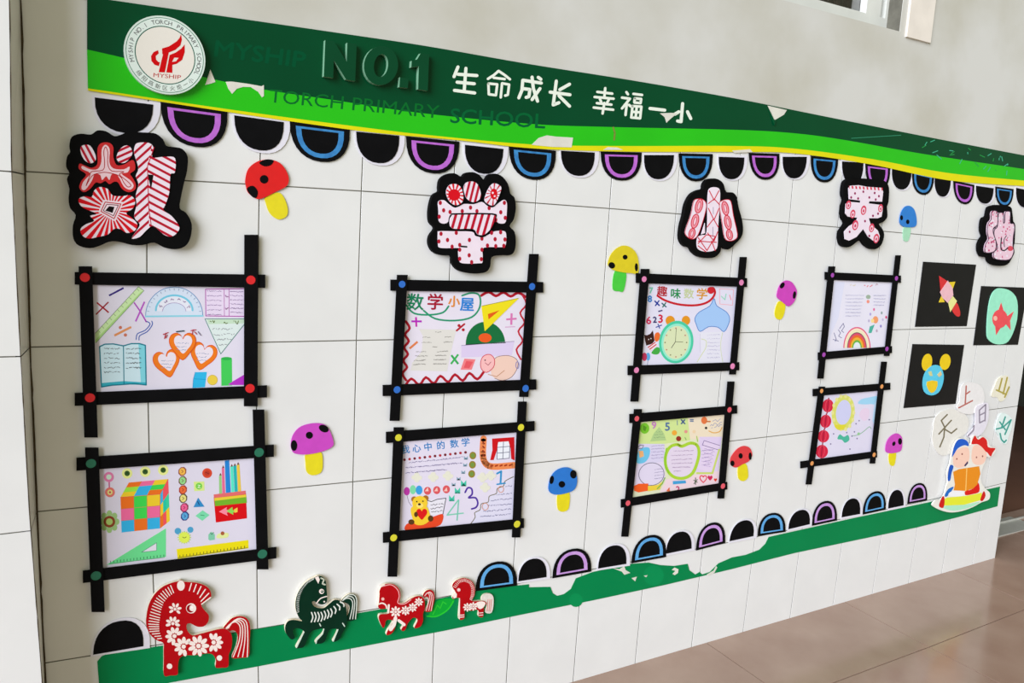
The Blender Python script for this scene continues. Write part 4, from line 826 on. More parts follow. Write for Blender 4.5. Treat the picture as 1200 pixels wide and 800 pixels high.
q('oval_note', lambda k: (k.poly(ell(170, 548, 108, 96, 28, -8), (222, 214, 236)), k.stroke(ell(170, 548, 108, 96, 28, -8), 5, (90, 90, 110), True), lines(k, [(196, 510 + 26 * i, 272, 500 + 26 * i) for i in range(4)], 6, (130, 120, 160), 3)), None, L3 + .0001)
q('coloured_banner', lambda k: (k.poly([(20, 650), (60, 630), (144, 628), (140, 690), (60, 704), (24, 690)], (238, 96, 40)), k.poly([(140, 650), (226, 640), (270, 610), (240, 680), (140, 694)], (234, 206, 70)), k.stroke([(220, 672), (262, 630), (284, 580)], 10, (130, 180, 80))), None, L3 + .0004)
q('blue_bar', lambda k: k.poly([(352, 608), (462, 602), (466, 626), (354, 636)], (70, 160, 214)), None, L3 + .0004)
for tx, x, y, h, c in (('2', 380, 700, 70, (200, 70, 120)), ('4', 300, 706, 60, (226, 110, 70))): q('numeral', lambda k: k.text(tx, x, y, h, c, 0, bold=2), None, L3 + .0004)
q('red_heart', lambda k: k.stroke(heart(612, 590, 30), 8, (230, 50, 80), True), None, L3 + .0004); q('red_heart', lambda k: k.poly(heart(670, 582, 22), (206, 40, 90)), None, L3 + .0004); q('red_heart', lambda k: k.poly(heart(716, 598, 14), (220, 70, 50)), None, L3 + .0004)
q('star_mark', lambda k: (k.stroke([(546, 580), (546, 636)], 7, (70, 90, 60)), k.stroke([(530, 600), (562, 618)], 6, (70, 90, 60)), k.stroke([(562, 594), (532, 630)], 6, (70, 90, 60))), None, L3 + .0004)

# --- sheet with the rainbow
t = sheet(6, 'pale maths drawing with a rainbow along its lower edge', (232, 230, 244)); q = Draw(Z(960, 320, .125), t)
q('blue_side_band', lambda k: k.poly([(144, 80), (240, 84), (180, 420), (110, 580), (90, 700), (76, 700)], (222, 224, 244)))
q('pink_title', lambda k: (k.scribble(420, 122, 500, 118, 34, (226, 130, 140), 8, 12), k.scribble(530, 106, 550, 108, 22, (190, 150, 160), 6, 8), k.scribble(290, 106, 340, 110, 24, (226, 216, 190), 7, 12)), None, .0002, True)
q('handwriting', lambda k: lines(k, [(246, 208 + 32 * i, 420 - 6 * i, 208 + 32 * i) for i in range(7)] + [(510, 208 + 30 * i, 630 - 8 * i, 210 + 30 * i) for i in range(4)], 7, (176, 176, 206), 4), None, .0002, True)
q('vertical_scribble', lambda k: [k.stroke(s_, 5, (96, 94, 140)) for s_ in ([(140, 560), (160, 620), (150, 640)], [(180, 530), (200, 560), (182, 590), (210, 606)], [(190, 520), (226, 470), (236, 500), (210, 540), (230, 556)], [(130, 620), (180, 636)])], None, .0002, True)
def rainbow(k):
    for r, ry, c in ((128, 196, (226, 90, 130)), (118, 184, (246, 226, 200)), (104, 168, (236, 232, 190)), (92, 146, (110, 80, 90)), (86, 138, (220, 80, 110)), (74, 120, (232, 110, 50)), (60, 98, (236, 180, 60)), (46, 74, (110, 180, 70)), (34, 54, (226, 236, 240))): k.poly(ell(354, 700, r, ry, 20, 0, 180, 360), c)
q('rainbow_drawing', rainbow, None, .0002)
q('flower_drawing', lambda k: (k.poly([(462, 560), (474, 500), (520, 480), (490, 560)], (80, 180, 160)), k.disc(528, 436, 26, (240, 160, 110), 34), k.disc(500, 446, 16, (246, 220, 150), 20)), None, .0002)
q('flower_drawing', lambda k: (k.disc(460, 222, 22, (160, 180, 160), 20), k.disc(458, 266, 14, (240, 150, 130), 16)), None, .0002)
for x, y, c in ((514, 340, (226, 110, 160)), (480, 384, (180, 170, 220)), (586, 372, (150, 170, 170)), (628, 412, (220, 70, 120)), (578, 496, (150, 140, 206)), (540, 540, (190, 170, 190)), (596, 436, (200, 190, 220)), (466, 446, (190, 180, 210))): q('petal_mark', lambda k: k.disc(x, y, 9, c, 14), None, .0002)

# --- sheet with red lanterns
t = sheet(7, 'pale drawing with four red lanterns and a yellow wreath', (224, 220, 240)); q = Draw(Z(945, 450, .11875), t)
for (x, y, rx, ry) in ((212, 212, 56, 66), (190, 366, 56, 66), (168, 514, 58, 62), (152, 664, 62, 66)):
    q('lantern_drawing', lambda k: (k.poly(ell(x, y, rx, ry, 18, 8), (214, 40, 70)), k.stroke([(x + 8, y - ry - 8), (x - 8, y + ry + 8)], 12, (170, 30, 60)), k.stroke(ell(x, y, rx * .45, ry * .9, 14, 8), 4, (232, 90, 110), True)))
def wreath(k):
    k.poly(ell(364, 282, 112, 176, 30, 8), (216, 220, 110)); k.poly(ell(366, 278, 74, 124, 28, 8), (206, 208, 240))
    for a in range(14):
        c, s = math.cos(a * .4488), math.sin(a * .4488); k.disc(364 + 104 * c, 282 + 166 * s, 14, (230, 226, 150), 20)
    k.poly(sm([(280, 400), (330, 400), (390, 400), (370, 440), (320, 452), (286, 430)], 3), (222, 214, 60))
q('wreath_drawing', wreath, None, .0002)
q('blue_sky_patch', lambda k: (k.poly(sm([(508, 190), (540, 150), (620, 130), (704, 120), (694, 200), (640, 196), (580, 200)], 3), (160, 212, 240)), k.poly([(670, 200), (704, 130), (680, 420), (650, 360)], (190, 222, 242)), k.poly(sm([(520, 300), (560, 240), (620, 250), (610, 340), (560, 360)], 3), (230, 210, 232))))
q('green_leaf', lambda k: k.poly(sm([(306, 540), (330, 494), (370, 520), (410, 500), (424, 550), (380, 578), (350, 548)], 3), (80, 184, 156)), None, .0002)
q('vine_line', lambda k: (k.stroke(sm([(460, 510), (510, 500), (560, 470), (620, 420), (640, 440)], 3, False), 6, (130, 180, 140)), k.disc(516, 490, 14, (150, 200, 150))), None, .0002)
q('ink_specks', lambda k: [k.disc(x, y, 7, (120, 110, 150)) for x, y in ((268, 490), (398, 478), (474, 470), (450, 512), (500, 536), (240, 590), (430, 640), (620, 350), (520, 360), (490, 390))], None, .0002, True)

# ================================================================== LARGE CUT-OUT CHARACTERS
M_PINKW = mat('patterned_card_white', (240, 226, 238), 0.6, 0.02, 40, spec=0.3)
R1, R2 = (186, 22, 48), (214, 20, 34)
def cutout(zz, outline, label, th=0.012, d0=0.0025):
    ws = zz.ws(sm(outline, 3), d0 + th); c = sum(ws, Vector((0, 0, 0))) / len(ws)
    t = thing('cutout_character', (c.x, 0, c.z), label, 'paper character', 'cut-out title characters')
    slab('foam_backing', ws, d0, M_FOAMBLACK, t)['label'] = 'black foam backing'
    return t, d0 + th
def piece(t, zz, d, pts, name='stroke_piece', th=0.0016, smooth=True, M=None):
    """a patterned card piece on the backing; returns its outline for the pattern"""
    p = sm(pts, 3) if smooth else pts
    o = slab(name, zz.ws(p, d + th), d, M or M_PINKW, t); return o, p, d + th + .0001
# --- first character
z6 = Z(70, 150, .18757)
t, D = cutout(z6, [(60, 110), (75, 55), (130, 35), (195, 40), (235, 15), (290, 20), (340, 50), (380, 42), (430, 25), (540, 28), (600, 35), (645, 70), (665, 110), (710, 118), (765, 130), (800, 180), (795, 270), (780, 330), (760, 420), (750, 500), (790, 530), (825, 600), (815, 690), (780, 740), (720, 757), (650, 745), (590, 715), (520, 730), (450, 730), (370, 710), (310, 710), (250, 735), (190, 750), (120, 735), (85, 690), (82, 610), (100, 545), (65, 500), (55, 440), (60, 380), (45, 320), (60, 280), (40, 240), (45, 180), (65, 150)],
              'large black cut-out character 数 with red striped strokes')
for pts, a in (([(130, 120), (155, 105), (190, 110), (220, 160), (225, 200), (195, 220), (160, 205), (135, 165)], 62), ([(355, 190), (365, 150), (395, 115), (430, 110), (452, 140), (448, 175), (410, 215), (375, 215)], -24)):
    o, p, d = piece(t, z6, D, pts); k = Ink(z6, d); stripes(k, p, a, 34, 15, R1); k.build('stripes', o)['kind'] = 'stuff'
o, p, d = piece(t, z6, D, [(235, 160), (240, 115), (265, 92), (310, 92), (335, 120), (335, 180), (355, 230), (400, 228), (450, 200), (468, 215), (470, 260), (440, 285), (455, 310), (475, 350), (470, 385), (430, 400), (390, 380), (365, 340), (340, 335), (310, 350), (285, 330), (255, 345), (225, 340), (190, 380), (150, 400), (122, 372), (135, 330), (165, 290), (120, 255), (125, 222), (160, 235), (200, 248), (235, 225)], M=mat('red_card', (206, 16, 26), 0.6, 0.05, 40))
inn = [(262, 135), (285, 104), (312, 132), (310, 212), (335, 252), (400, 258), (436, 240), (425, 276), (385, 285), (440, 325), (462, 360), (440, 385), (400, 365), (365, 300), (325, 288), (310, 325), (290, 300), (265, 325), (252, 292), (218, 288), (200, 330), (160, 385), (136, 378), (148, 335), (190, 283), (140, 256), (142, 236), (190, 258), (238, 255), (260, 210)]
k = Ink(z6, d); k.poly(sm(inn, 3), (238, 206, 214)); k.stroke(sm([(275, 150), (286, 118), (300, 150), (300, 225), (325, 268), (400, 272), (372, 290), (420, 330), (445, 358), (425, 368), (400, 340), (375, 300), (300, 278), (250, 280), (200, 300), (165, 360), (185, 305), (200, 272), (270, 262), (280, 210)], 3), 5, (176, 20, 30), True); k.build('white_loops', o)
o, p, d = piece(t, z6, D, [(120, 440), (160, 425), (200, 430), (215, 390), (250, 368), (300, 380), (330, 420), (390, 425), (440, 420), (470, 450), (460, 500), (415, 530), (450, 560), (485, 600), (470, 640), (420, 655), (380, 632), (340, 630), (300, 665), (240, 680), (180, 690), (140, 670), (130, 630), (165, 600), (215, 580), (190, 548), (230, 535), (150, 500), (122, 470)])
k = Ink(z6, d); rays(k, p, 318, 515, 26, .56, R2)
k.poly([(240, 525), (272, 448), (398, 462), (348, 584)], (240, 222, 230)); k.stroke([(258, 520), (284, 462), (382, 474), (340, 566)], 6, (190, 30, 50), True); k.stroke([(272, 516), (294, 476), (366, 482), (336, 548)], 5, (120, 20, 40), True); k.poly([(284, 516), (308, 488), (342, 492), (330, 530)], (20, 14, 16)); k.build('sunburst', o)
p5 = [(470, 110), (490, 92), (555, 92), (585, 120), (578, 182), (640, 180), (710, 180), (725, 215), (718, 280), (692, 290), (685, 400), (660, 480), (648, 512), (700, 550), (745, 610), (740, 645), (700, 678), (650, 665), (585, 612), (540, 640), (500, 680), (450, 690), (480, 640), (500, 600), (465, 555), (480, 480), (475, 420), (492, 350), (475, 300), (492, 250), (465, 160)]
o, p, d = piece(t, z6, D, p5)
k = Ink(z6, d); [stripes(k, p, -42, 42, 15, R1, 0, bx_) for bx_ in ([(400, 0), (600, 0), (545, 240), (400, 240)], [(400, 240), (545, 240), (566, 800), (400, 800)])]; [stripes(k, p, 28, 42, 15, R1, 12, bx_) for bx_ in ([(600, 0), (900, 0), (900, 240), (545, 240)], [(545, 240), (900, 240), (900, 800), (566, 800)])]; k.stroke([(590, 120), (548, 240), (556, 500), (572, 610)], 5, R1)
k.poly([(550, 290), (586, 292), (570, 385)], (14, 14, 15)); k.build('stripes', o)['kind'] = 'stuff'
# --- second character
z7 = Z(490, 195, .1625)
t, D = cutout(z7, [(150, 150), (160, 95), (200, 60), (260, 48), (315, 75), (340, 50), (390, 40), (440, 60), (480, 100), (510, 60), (560, 52), (610, 75), (650, 130), (665, 195), (695, 225), (705, 300), (690, 380), (660, 430), (695, 470), (705, 540), (695, 610), (660, 640), (590, 640), (530, 655), (520, 720), (490, 760), (420, 772), (340, 765), (280, 740), (245, 690), (240, 645), (170, 640), (110, 615), (80, 560), (85, 500), (120, 445), (85, 400), (80, 320), (95, 240), (115, 200), (150, 180)],
              'black cut-out character 学 with red dotted white strokes')
def drops(k, pts, col=(176, 28, 50), r=12):
    for x, y in pts: k._add(ell(x, y, r, r * 1.35, 10), col, False)
    k.d += STEP
o, p, d = piece(t, z7, D, [(145, 255), (185, 242), (220, 270), (270, 298), (330, 270), (400, 272), (460, 255), (500, 285), (540, 295), (580, 265), (620, 240), (640, 262), (640, 320), (632, 398), (605, 412), (570, 400), (552, 350), (500, 342), (280, 342), (230, 350), (215, 400), (180, 412), (150, 392), (148, 320)])
k = Ink(z7, d); drops(k, [(184, 316), (152, 362), (318, 322), (378, 296), (424, 322), (512, 300), (596, 330), (230, 328), (628, 370), (160, 262), (622, 262), (560, 385)]); k.build('red_dots', o)['kind'] = 'stuff'
for i_, pts in enumerate(([(203, 175), (225, 135), (265, 125), (305, 145), (325, 200), (320, 255), (275, 280), (235, 260), (210, 220)], [(330, 145), (350, 115), (395, 108), (430, 130), (452, 190), (445, 235), (400, 258), (355, 235), (335, 190)], [(480, 235), (500, 175), (530, 130), (560, 122), (600, 150), (585, 210), (555, 270), (530, 282), (490, 260)])):
    cx = sum(p_[0] for p_ in pts) / len(pts); cy = sum(p_[1] for p_ in pts) / len(pts)
    big = [(cx + (x - cx) * 1.16, cy + (y - cy) * 1.13) for x, y in pts]
    o, p, d = piece(t, z7, D + .0018, big, 'dot_backing', .0006, M=M_FOAMBLACK)
    o2, p, d = piece(t, z7, D + .0024, pts); k = Ink(z7, d)
    if i_ == 0: rays(k, p, 262, 205, 14, .45, R2); k.disc(260, 205, 44, R2, 42)
    elif i_ == 1: stripes(k, p, 104, 36, 17, R1)
    else: rays(k, p, 545, 198, 12, .3, (200, 40, 60)); k.disc(546, 198, 26, R2, 40); k.disc(538, 190, 8, (240, 220, 230)); k.disc(552, 214, 7, (240, 220, 230))
    k.build('pattern', o2)['kind'] = 'stuff'
o, p, d = piece(t, z7, D, [(143, 482), (155, 466), (260, 467), (388, 470), (410, 498), (440, 506), (490, 500), (530, 480), (560, 466), (622, 466), (636, 500), (630, 570), (600, 582), (475, 585), (466, 640), (464, 690), (440, 698), (320, 698), (296, 670), (290, 610), (300, 588), (165, 588), (145, 560)])
k = Ink(z7, d); drops(k, [(165, 485), (212, 530), (275, 478), (370, 530), (460, 520), (555, 524), (530, 478), (595, 474), (626, 526), (150, 540), (245, 578), (300, 566), (500, 570), (560, 574), (618, 572), (368, 640), (300, 600), (300, 665), (460, 600), (456, 668), (386, 690)]); k.stroke([(310, 576), (350, 579)], 12, (14, 14, 15)); k.build('red_dots', o)['kind'] = 'stuff'
bk_ = [(228, 390), (245, 355), (270, 348), (530, 348), (555, 375), (530, 440), (480, 490), (430, 490), (395, 450), (250, 448)]
piece(t, z7, D + .0018, [(392 + (x - 392) * 1.05, 410 + (y - 410) * 1.18) for x, y in bk_], 'piece_backing', .0006, M=M_FOAMBLACK)
o, p, d = piece(t, z7, D + .0024, bk_); k = Ink(z7, d); stripes(k, p, 106, 46, 20, R1); k.build('stripes', o)['kind'] = 'stuff'
# --- third character
z8 = Z(790, 200, .13741)
t, D = cutout(z8, [(255, 120), (280, 80), (330, 65), (380, 75), (420, 110), (445, 180), (500, 185), (535, 225), (550, 310), (580, 420), (588, 510), (570, 570), (520, 625), (460, 672), (405, 645), (395, 690), (350, 735), (280, 745), (210, 730), (160, 690), (140, 655), (90, 640), (55, 580), (60, 480), (85, 380), (105, 280), (150, 200), (210, 165), (250, 155)],
              'black cut-out character 小 with red chain loops and crossed lines')
RL = (206, 40, 64)
for pts, ch in (([(165, 265), (195, 240), (245, 245), (275, 285), (262, 370), (215, 520), (180, 575), (135, 578), (95, 540), (100, 490), (140, 380)], [((212, 300), 30, 62), ((178, 430), 30, 62), ((152, 535), 26, 44)]), ([(385, 295), (400, 260), (450, 245), (485, 265), (505, 380), (540, 540), (520, 585), (470, 598), (430, 570), (410, 450)], [((436, 320), 28, 60), ((458, 440), 28, 62), ((472, 545), 26, 44)])):
    o, p, d = piece(t, z8, D, pts); k = Ink(z8, d); rot = 14 if pts[0][0] < 300 else -11
    for (c, rx, ry) in ch: k.poly(ell(c[0], c[1], rx, ry, 16, rot), (238, 150, 164)); k.stroke(ell(c[0], c[1], rx, ry, 16, rot), 8, RL, True); k.poly(ell(c[0], c[1], rx * .4, ry * .6, 12, rot), (240, 200, 214)); k.stroke(ell(c[0], c[1], rx * .4, ry * .6, 12, rot), 5, RL, True)
    k.stroke(p, 5, RL, True); k.build('chain_pattern', o)
o, p, d = piece(t, z8, D, [(290, 190), (305, 150), (350, 140), (390, 165), (390, 280), (375, 480), (370, 640), (340, 680), (270, 690), (215, 675), (195, 640), (200, 570), (240, 548), (275, 540), (285, 440), (285, 300)])
k = Ink(z8, d)
for l_ in ([(300, 170), (340, 250), (382, 170)], [(292, 280), (342, 240), (388, 290)], [(292, 320), (340, 420), (384, 320)], [(282, 480), (336, 410), (376, 480)], [(285, 530), (340, 600), (372, 520)], [(205, 570), (280, 680), (352, 560), (275, 545), (205, 620)], [(205, 600), (360, 610)], [(205, 640), (270, 690)], [(350, 680), (320, 600)]): k.stroke(l_, 8, RL)
k.stroke([(334, 310), (334, 370)], 4, (130, 120, 150)); k.stroke([(330, 480), (330, 560)], 4, (130, 120, 150)); k.build('crossed_lines', o)
piece(t, z8, D, [(232, 542), (262, 445), (264, 532)], 'white_sliver', smooth=False)
# --- fourth character
z9 = Z(975, 200, .125)
t, D = cutout(z9, [(110, 150), (125, 100), (170, 75), (300, 72), (440, 85), (500, 100), (535, 160), (530, 290), (515, 340), (520, 430), (480, 480), (440, 500), (470, 540), (490, 600), (470, 680), (430, 725), (380, 735), (320, 700), (280, 650), (240, 660), (190, 700), (140, 718), (90, 690), (75, 620), (85, 560), (130, 490), (100, 430), (105, 330), (120, 270), (105, 220)],
              'black cut-out character 天 with red ringed teardrops', d0=.0035)
o, p, d = piece(t, z9, D, [(155, 165), (175, 140), (250, 135), (330, 150), (470, 160), (480, 200), (470, 290), (350, 286), (345, 306), (460, 320), (478, 350), (465, 430), (430, 445), (345, 445), (362, 500), (430, 560), (448, 610), (440, 650), (400, 665), (340, 620), (293, 545), (230, 620), (160, 655), (120, 640), (115, 570), (160, 520), (225, 480), (240, 440), (150, 430), (125, 400), (130, 310), (160, 290), (268, 300), (268, 280), (160, 266)], smooth=False)
k = Ink(z9, d); stripes(k, [(160, 140), (475, 160), (475, 186), (160, 166)], 80, 34, 15, (214, 60, 80))
for x, y, s_ in ((296, 370, 26), (155, 320, 24), (195, 405, 24), (455, 350, 22), (218, 510, 28), (372, 535, 24), (415, 635, 26)): k._add(ell(x, y, s_, s_ * 1.75, 14, 10), (214, 70, 96), False); k.d += STEP; k._add(ell(x, y + 4, s_ * .62, s_ * 1.15, 12, 10), (240, 205, 220), False); k.d += STEP; k._add(ell(x, y + 6, s_ * .3, s_ * .6, 10, 10), (206, 50, 84), False)
drops(k, [(216, 212), (294, 196), (400, 208), (440, 238), (180, 250), (245, 260), (350, 250), (410, 270), (310, 472), (432, 402), (166, 572), (350, 610), (384, 422)], (150, 40, 90), 9); k.build('red_dots', o)['kind'] = 'stuff'
# --- fifth character
z10 = Z(1140, 235, .1)
t, D = cutout(z10, [(165, 180), (190, 80), (250, 55), (300, 50), (440, 70), (465, 150), (475, 240), (498, 290), (492, 480), (480, 540), (488, 610), (450, 690), (410, 745), (330, 765), (240, 750), (190, 710), (175, 660), (110, 655), (75, 590), (75, 510), (100, 450), (125, 410), (105, 350), (110, 250), (130, 200)],
               'black cut-out character 地 with pink speckled strokes', th=.010, d0=.0035)
MP = mat('pink_speckled_card', (238, 204, 220), 0.6, 0.03, 60)
for pts in ([(215, 150), (240, 118), (280, 125), (292, 170), (290, 280), (245, 320), (240, 380), (270, 470), (272, 560), (240, 600), (170, 612), (140, 590), (150, 510), (185, 450), (170, 370), (180, 270), (215, 220)], [(300, 160), (330, 140), (358, 155), (360, 260), (375, 240), (380, 140), (410, 125), (440, 140), (438, 260), (480, 270), (490, 330), (475, 420), (470, 530), (480, 600), (430, 690), (290, 690), (245, 660), (250, 600), (290, 560), (275, 480), (250, 400), (255, 340), (290, 300)]):
    o, p, d = piece(t, z10, D, pts, th=.004, M=MP); k = Ink(z10, d); r_ = random.Random(len(pts)); n = 0
    while n < 46:
        x, y = 140 + 350 * r_.random(), 120 + 570 * r_.random()
        ins = False
        for a in range(len(p)):
            (x1, y1), (x2, y2) = p[a - 1], p[a]
            if (y1 > y) != (y2 > y) and x < (x2 - x1) * (y - y1) / (y2 - y1) + x1: ins = not ins
        if ins: k._add(ell(x, y, r_.uniform(5, 11), r_.uniform(7, 15), 8), (206, 90, 130) if r_.random() < .6 else (236, 236, 244), False); n += 1
    k.d += STEP
    if pts[0][0] == 300: k.disc(440, 560, 34, (214, 80, 96), 30); k.stroke(sm([(335, 440), (330, 560), (370, 585), (410, 552)], 3, False), 14, (40, 36, 44)); k.stroke(sm([(395, 410), (366, 460), (372, 540)], 3, False), 9, (60, 50, 62))
    k.stroke(p, 9, (70, 52, 70), True); k.build('speckles', o)['kind'] = 'stuff'

# ================================================================== PAPER MUSHROOMS
def mushroom(zz, cap, stem, spots, cc, sc, label):
    ws = zz.ws(sm(cap, 4), .0035); c = sum(ws, Vector((0, 0, 0))) / len(ws)
    t = thing('paper_mushroom', (c.x, 0, c.z), label, 'paper mushroom', 'paper mushrooms on the tiles')
    slab('stem', zz.ws(sm(stem, 4), .002), .0008, mat('stem_%d_%d_%d' % sc, sc, 0.6, 0.04, 60), t)
    cp = slab('cap', ws, .002, mat('cap_%d_%d_%d' % cc, cc, 0.6, 0.04, 60), t)
    for s_ in spots:
        pts = sm(s_, 3) if isinstance(s_, list) else ell(s_[0], s_[1], s_[2], s_[3] if len(s_) > 3 else s_[2], 14, s_[4] if len(s_) > 4 else 0)
        slab('spot', zz.ws(pts, .0040), .0035, M_BLACK, cp)
YS = (234, 220, 20)
mushroom(Z(60, 140, .25), [(910, 280), (925, 230), (970, 195), (1030, 188), (1080, 210), (1112, 265), (1105, 310), (1050, 340), (1000, 365), (965, 372), (925, 345), (912, 310)], [(1005, 365), (1070, 342), (1105, 400), (1105, 450), (1065, 468), (1025, 440), (1005, 390)], [(998, 280, 20), [(975, 203), (1000, 219), (1030, 213), (1042, 191), (1005, 187)], [(917, 325), (945, 310), (968, 335), (962, 366), (940, 360)]], (226, 6, 10), YS, 'red capped paper mushroom with black spots and yellow stem')
mushroom(Z(280, 460, .375), [(162, 160), (170, 130), (195, 105), (240, 95), (275, 105), (295, 150), (290, 170), (255, 185), (210, 193), (175, 190), (165, 178)], [(210, 190), (255, 184), (262, 225), (255, 250), (230, 258), (212, 248), (208, 220)], [(220, 133, 11), (265, 112, 16, 11, 25), (172, 165, 10, 17, 0)], (206, 70, 196), YS, 'wide magenta paper mushroom between the cube drawing and the bear drawing')
mushroom(Z(420, 480, .225), [(990, 400), (1005, 345), (1040, 310), (1090, 300), (1130, 325), (1140, 370), (1125, 415), (1080, 435), (1030, 442), (998, 430)], [(1040, 436), (1097, 430), (1098, 500), (1085, 525), (1055, 530), (1037, 510)], [(1060, 388, 17), (1120, 336, 17, 22), (1007, 365, 11, 22, 10)], (34, 120, 210), YS, 'blue capped paper mushroom with a yellow stem')
mushroom(Z(700, 280, .2), [(62, 145), (80, 90), (120, 50), (165, 38), (210, 60), (238, 110), (240, 198), (200, 200), (150, 195), (95, 182), (75, 165)], [(105, 185), (168, 192), (155, 300), (125, 305), (90, 290)], [(163, 106, 14), (85, 154, 20, 18, 40), (229, 165, 9, 24)], (224, 206, 26), (70, 208, 60), 'yellow capped paper mushroom with a bright green stem')
mushroom(Z(900, 280, .15), [(70, 430), (90, 365), (135, 325), (185, 335), (222, 390), (225, 430), (205, 490), (165, 525), (135, 510), (100, 480), (75, 460)], [(90, 485), (135, 512), (125, 590), (100, 628), (65, 620), (52, 580), (65, 520)], [(112, 362, 16, 26, 30), (207, 437, 12, 30, 8)], (210, 66, 190), YS, 'magenta paper mushroom tilted, right of the alarm clock frame')
mushroom(Z(700, 450, .2), [(780, 460), (785, 425), (820, 380), (860, 362), (895, 375), (908, 415), (890, 450), (850, 470), (815, 488), (790, 480)], [(828, 478), (872, 468), (885, 535), (870, 562), (845, 567), (825, 545)], [(840, 420, 12, 16), (896, 422, 9, 22), (792, 464, 12, 17)], (226, 60, 66), YS, 'coral capped paper mushroom beside the apple drawing')
mushroom(Z(1020, 240, .15), [(228, 130), (240, 60), (270, 15), (310, 8), (345, 40), (362, 110), (355, 165), (300, 175), (250, 165)], [(262, 168), (315, 172), (300, 275), (258, 272)], [(292, 132, 13, 18), (244, 100, 11, 20)], (40, 128, 212), (170, 226, 190), 'small blue paper mushroom with a pale green stem')
mushroom(Z(900, 430, .15), [(918, 650), (930, 580), (965, 535), (1010, 518), (1045, 545), (1050, 600), (1040, 650), (1000, 668), (945, 672)], [(950, 670), (1000, 662), (990, 760), (960, 768), (945, 730)], [(1032, 580, 15, 26), (984, 598, 12, 18, 20)], (210, 74, 194), YS, 'small magenta paper mushroom beside the lantern drawing')

# ================================================================== ZODIAC-STYLE HORSES
M_HRED = mat('red_lacquer', (184, 10, 20), 0.4, 0.05, 30, spec=0.12); M_HGRN = mat('dark_green_lacquer', (6, 48, 32), 0.4, 0.08, 30, spec=0.12)
WHT = (246, 232, 224)
def horse(zz, body, tail, face, label, th=.0075, mt=None):
    d0 = .0015; ws = zz.ws(sm(body, 3), d0 + th); c = sum(ws, Vector((0, 0, 0))) / len(ws)
    t = thing('horse_ornament', (c.x, 0, c.z), label, 'horse ornament', 'flat horse ornaments on the green strip')
    b = slab('body', ws, d0, face, t, M_CREAM); tl = slab('tail', zz.ws(sm(tail, 3), d0 + th - .002), d0, mt or face, t, M_CREAM)
    return t, b, tl, d0 + th + .0001
def along(A, B, n):
    def at(P, s):
        s *= len(P) - 1; i = min(int(s), len(P) - 2); f = s - i; return (P[i][0] + (P[i + 1][0] - P[i][0]) * f, P[i][1] + (P[i + 1][1] - P[i][1]) * f)
    return [[at(A, i / (n - 1)), at(B, i / (n - 1))] for i in range(n)]
def blossom(k, cx, cy, r, n=8, a0=0, a1=360, col=WHT):
    for i in range(n):
        a = math.radians(a0 + (a1 - a0) * i / (n if a1 - a0 >= 360 else n - 1)); k._add(ell(cx + .64 * r * math.cos(a), cy + .64 * r * math.sin(a), r * .36, r * .2, 10, math.degrees(a)), col, False)
    k._add(ell(cx, cy, r * .22, n=10), col, False); k.d += STEP
hz = Z(160, 670, .16241)
t, b, tl, d = horse(hz, [(193, 512), (140, 490), (95, 445), (70, 380), (72, 310), (90, 230), (130, 160), (190, 105), (260, 76), (295, 68), (320, 58), (345, 70), (420, 75), (490, 95), (530, 130), (538, 182), (505, 208), (468, 236), (490, 275), (520, 310), (518, 355), (490, 390), (440, 395), (388, 370), (362, 380), (366, 420), (400, 456), (450, 448), (520, 430), (600, 410), (645, 412), (680, 440), (690, 490), (684, 550), (665, 600), (662, 680), (620, 690), (570, 688), (573, 640), (550, 595), (500, 588), (420, 600), (345, 602), (308, 628), (298, 690), (296, 740), (245, 746), (198, 745), (196, 640), (195, 560)],
    [(622, 412), (650, 370), (690, 332), (740, 318), (790, 330), (815, 370), (820, 430), (814, 520), (810, 605), (760, 618), (688, 618), (718, 540), (730, 470), (718, 432), (690, 420), (660, 430)], M_HRED, 'largest red horse ornament with white blossoms on the green strip')
k = Ink(hz, d)
for s_ in along([(246, 98), (190, 138), (145, 188), (115, 245), (97, 310), (88, 375), (96, 430), (150, 482)], [(268, 150), (225, 180), (192, 222), (176, 270), (166, 330), (160, 380), (162, 425), (180, 478)], 22): k.stroke(s_, 7, WHT)
k.build('mane_stripes', b, 'white mane stripes')['kind'] = 'stuff'
k = Ink(hz, d)
for s_ in along([(396, 82), (440, 92), (482, 112), (518, 146), (534, 184)], [(380, 134), (420, 144), (452, 168), (464, 206), (470, 232)], 6): k.stroke(s_, 8, WHT)
k.build('forelock_stripes', b, 'white forelock stripes')['kind'] = 'stuff'
k = Ink(hz, d); k.disc(320, 98, 28, WHT, 37); k.build('ear', b); k = Ink(hz, d); k.disc(394, 262, 37, WHT); k.disc(390, 264, 29, (150, 10, 20)); k.disc(404, 260, 23, WHT); k.disc(400, 256, 8, (255, 250, 246)); k.build('eye', b)
for cx, cy, r, n, a0, a1 in ((278, 268, 48, 6, 150, 400), (262, 372, 54, 6, 165, 375), (274, 462, 68, 7, 100, 330), (340, 538, 72, 7, 80, 310), (447, 533, 78, 9, 0, 360), (556, 508, 70, 7, -110, 110)): k = Ink(hz, d); blossom(k, cx, cy, r, n, a0, a1); k.build('blossom', b)
for x, y in ((238, 680), (598, 620)): k = Ink(hz, d); k.disc(x, y, 20, WHT); k.build('hoof_dot', b)
k = Ink(hz, d - .002)
for off in (0, 28, 56, 84): k.stroke(sm([(642 + off * .25, 412 - off * .1), (670 + off * .35, 370 - off * .3 + 10), (715 + off * .4, 360 - off * .3), (748 + off * .55, 400 - off * .4), (740 + off * .75, 500 - off * .2), (698 + off * 1.2, 612)], 4, False), 7, WHT)
k.build('tail_stripes', tl)['kind'] = 'stuff'
h2 = Z(325, 665, .125)
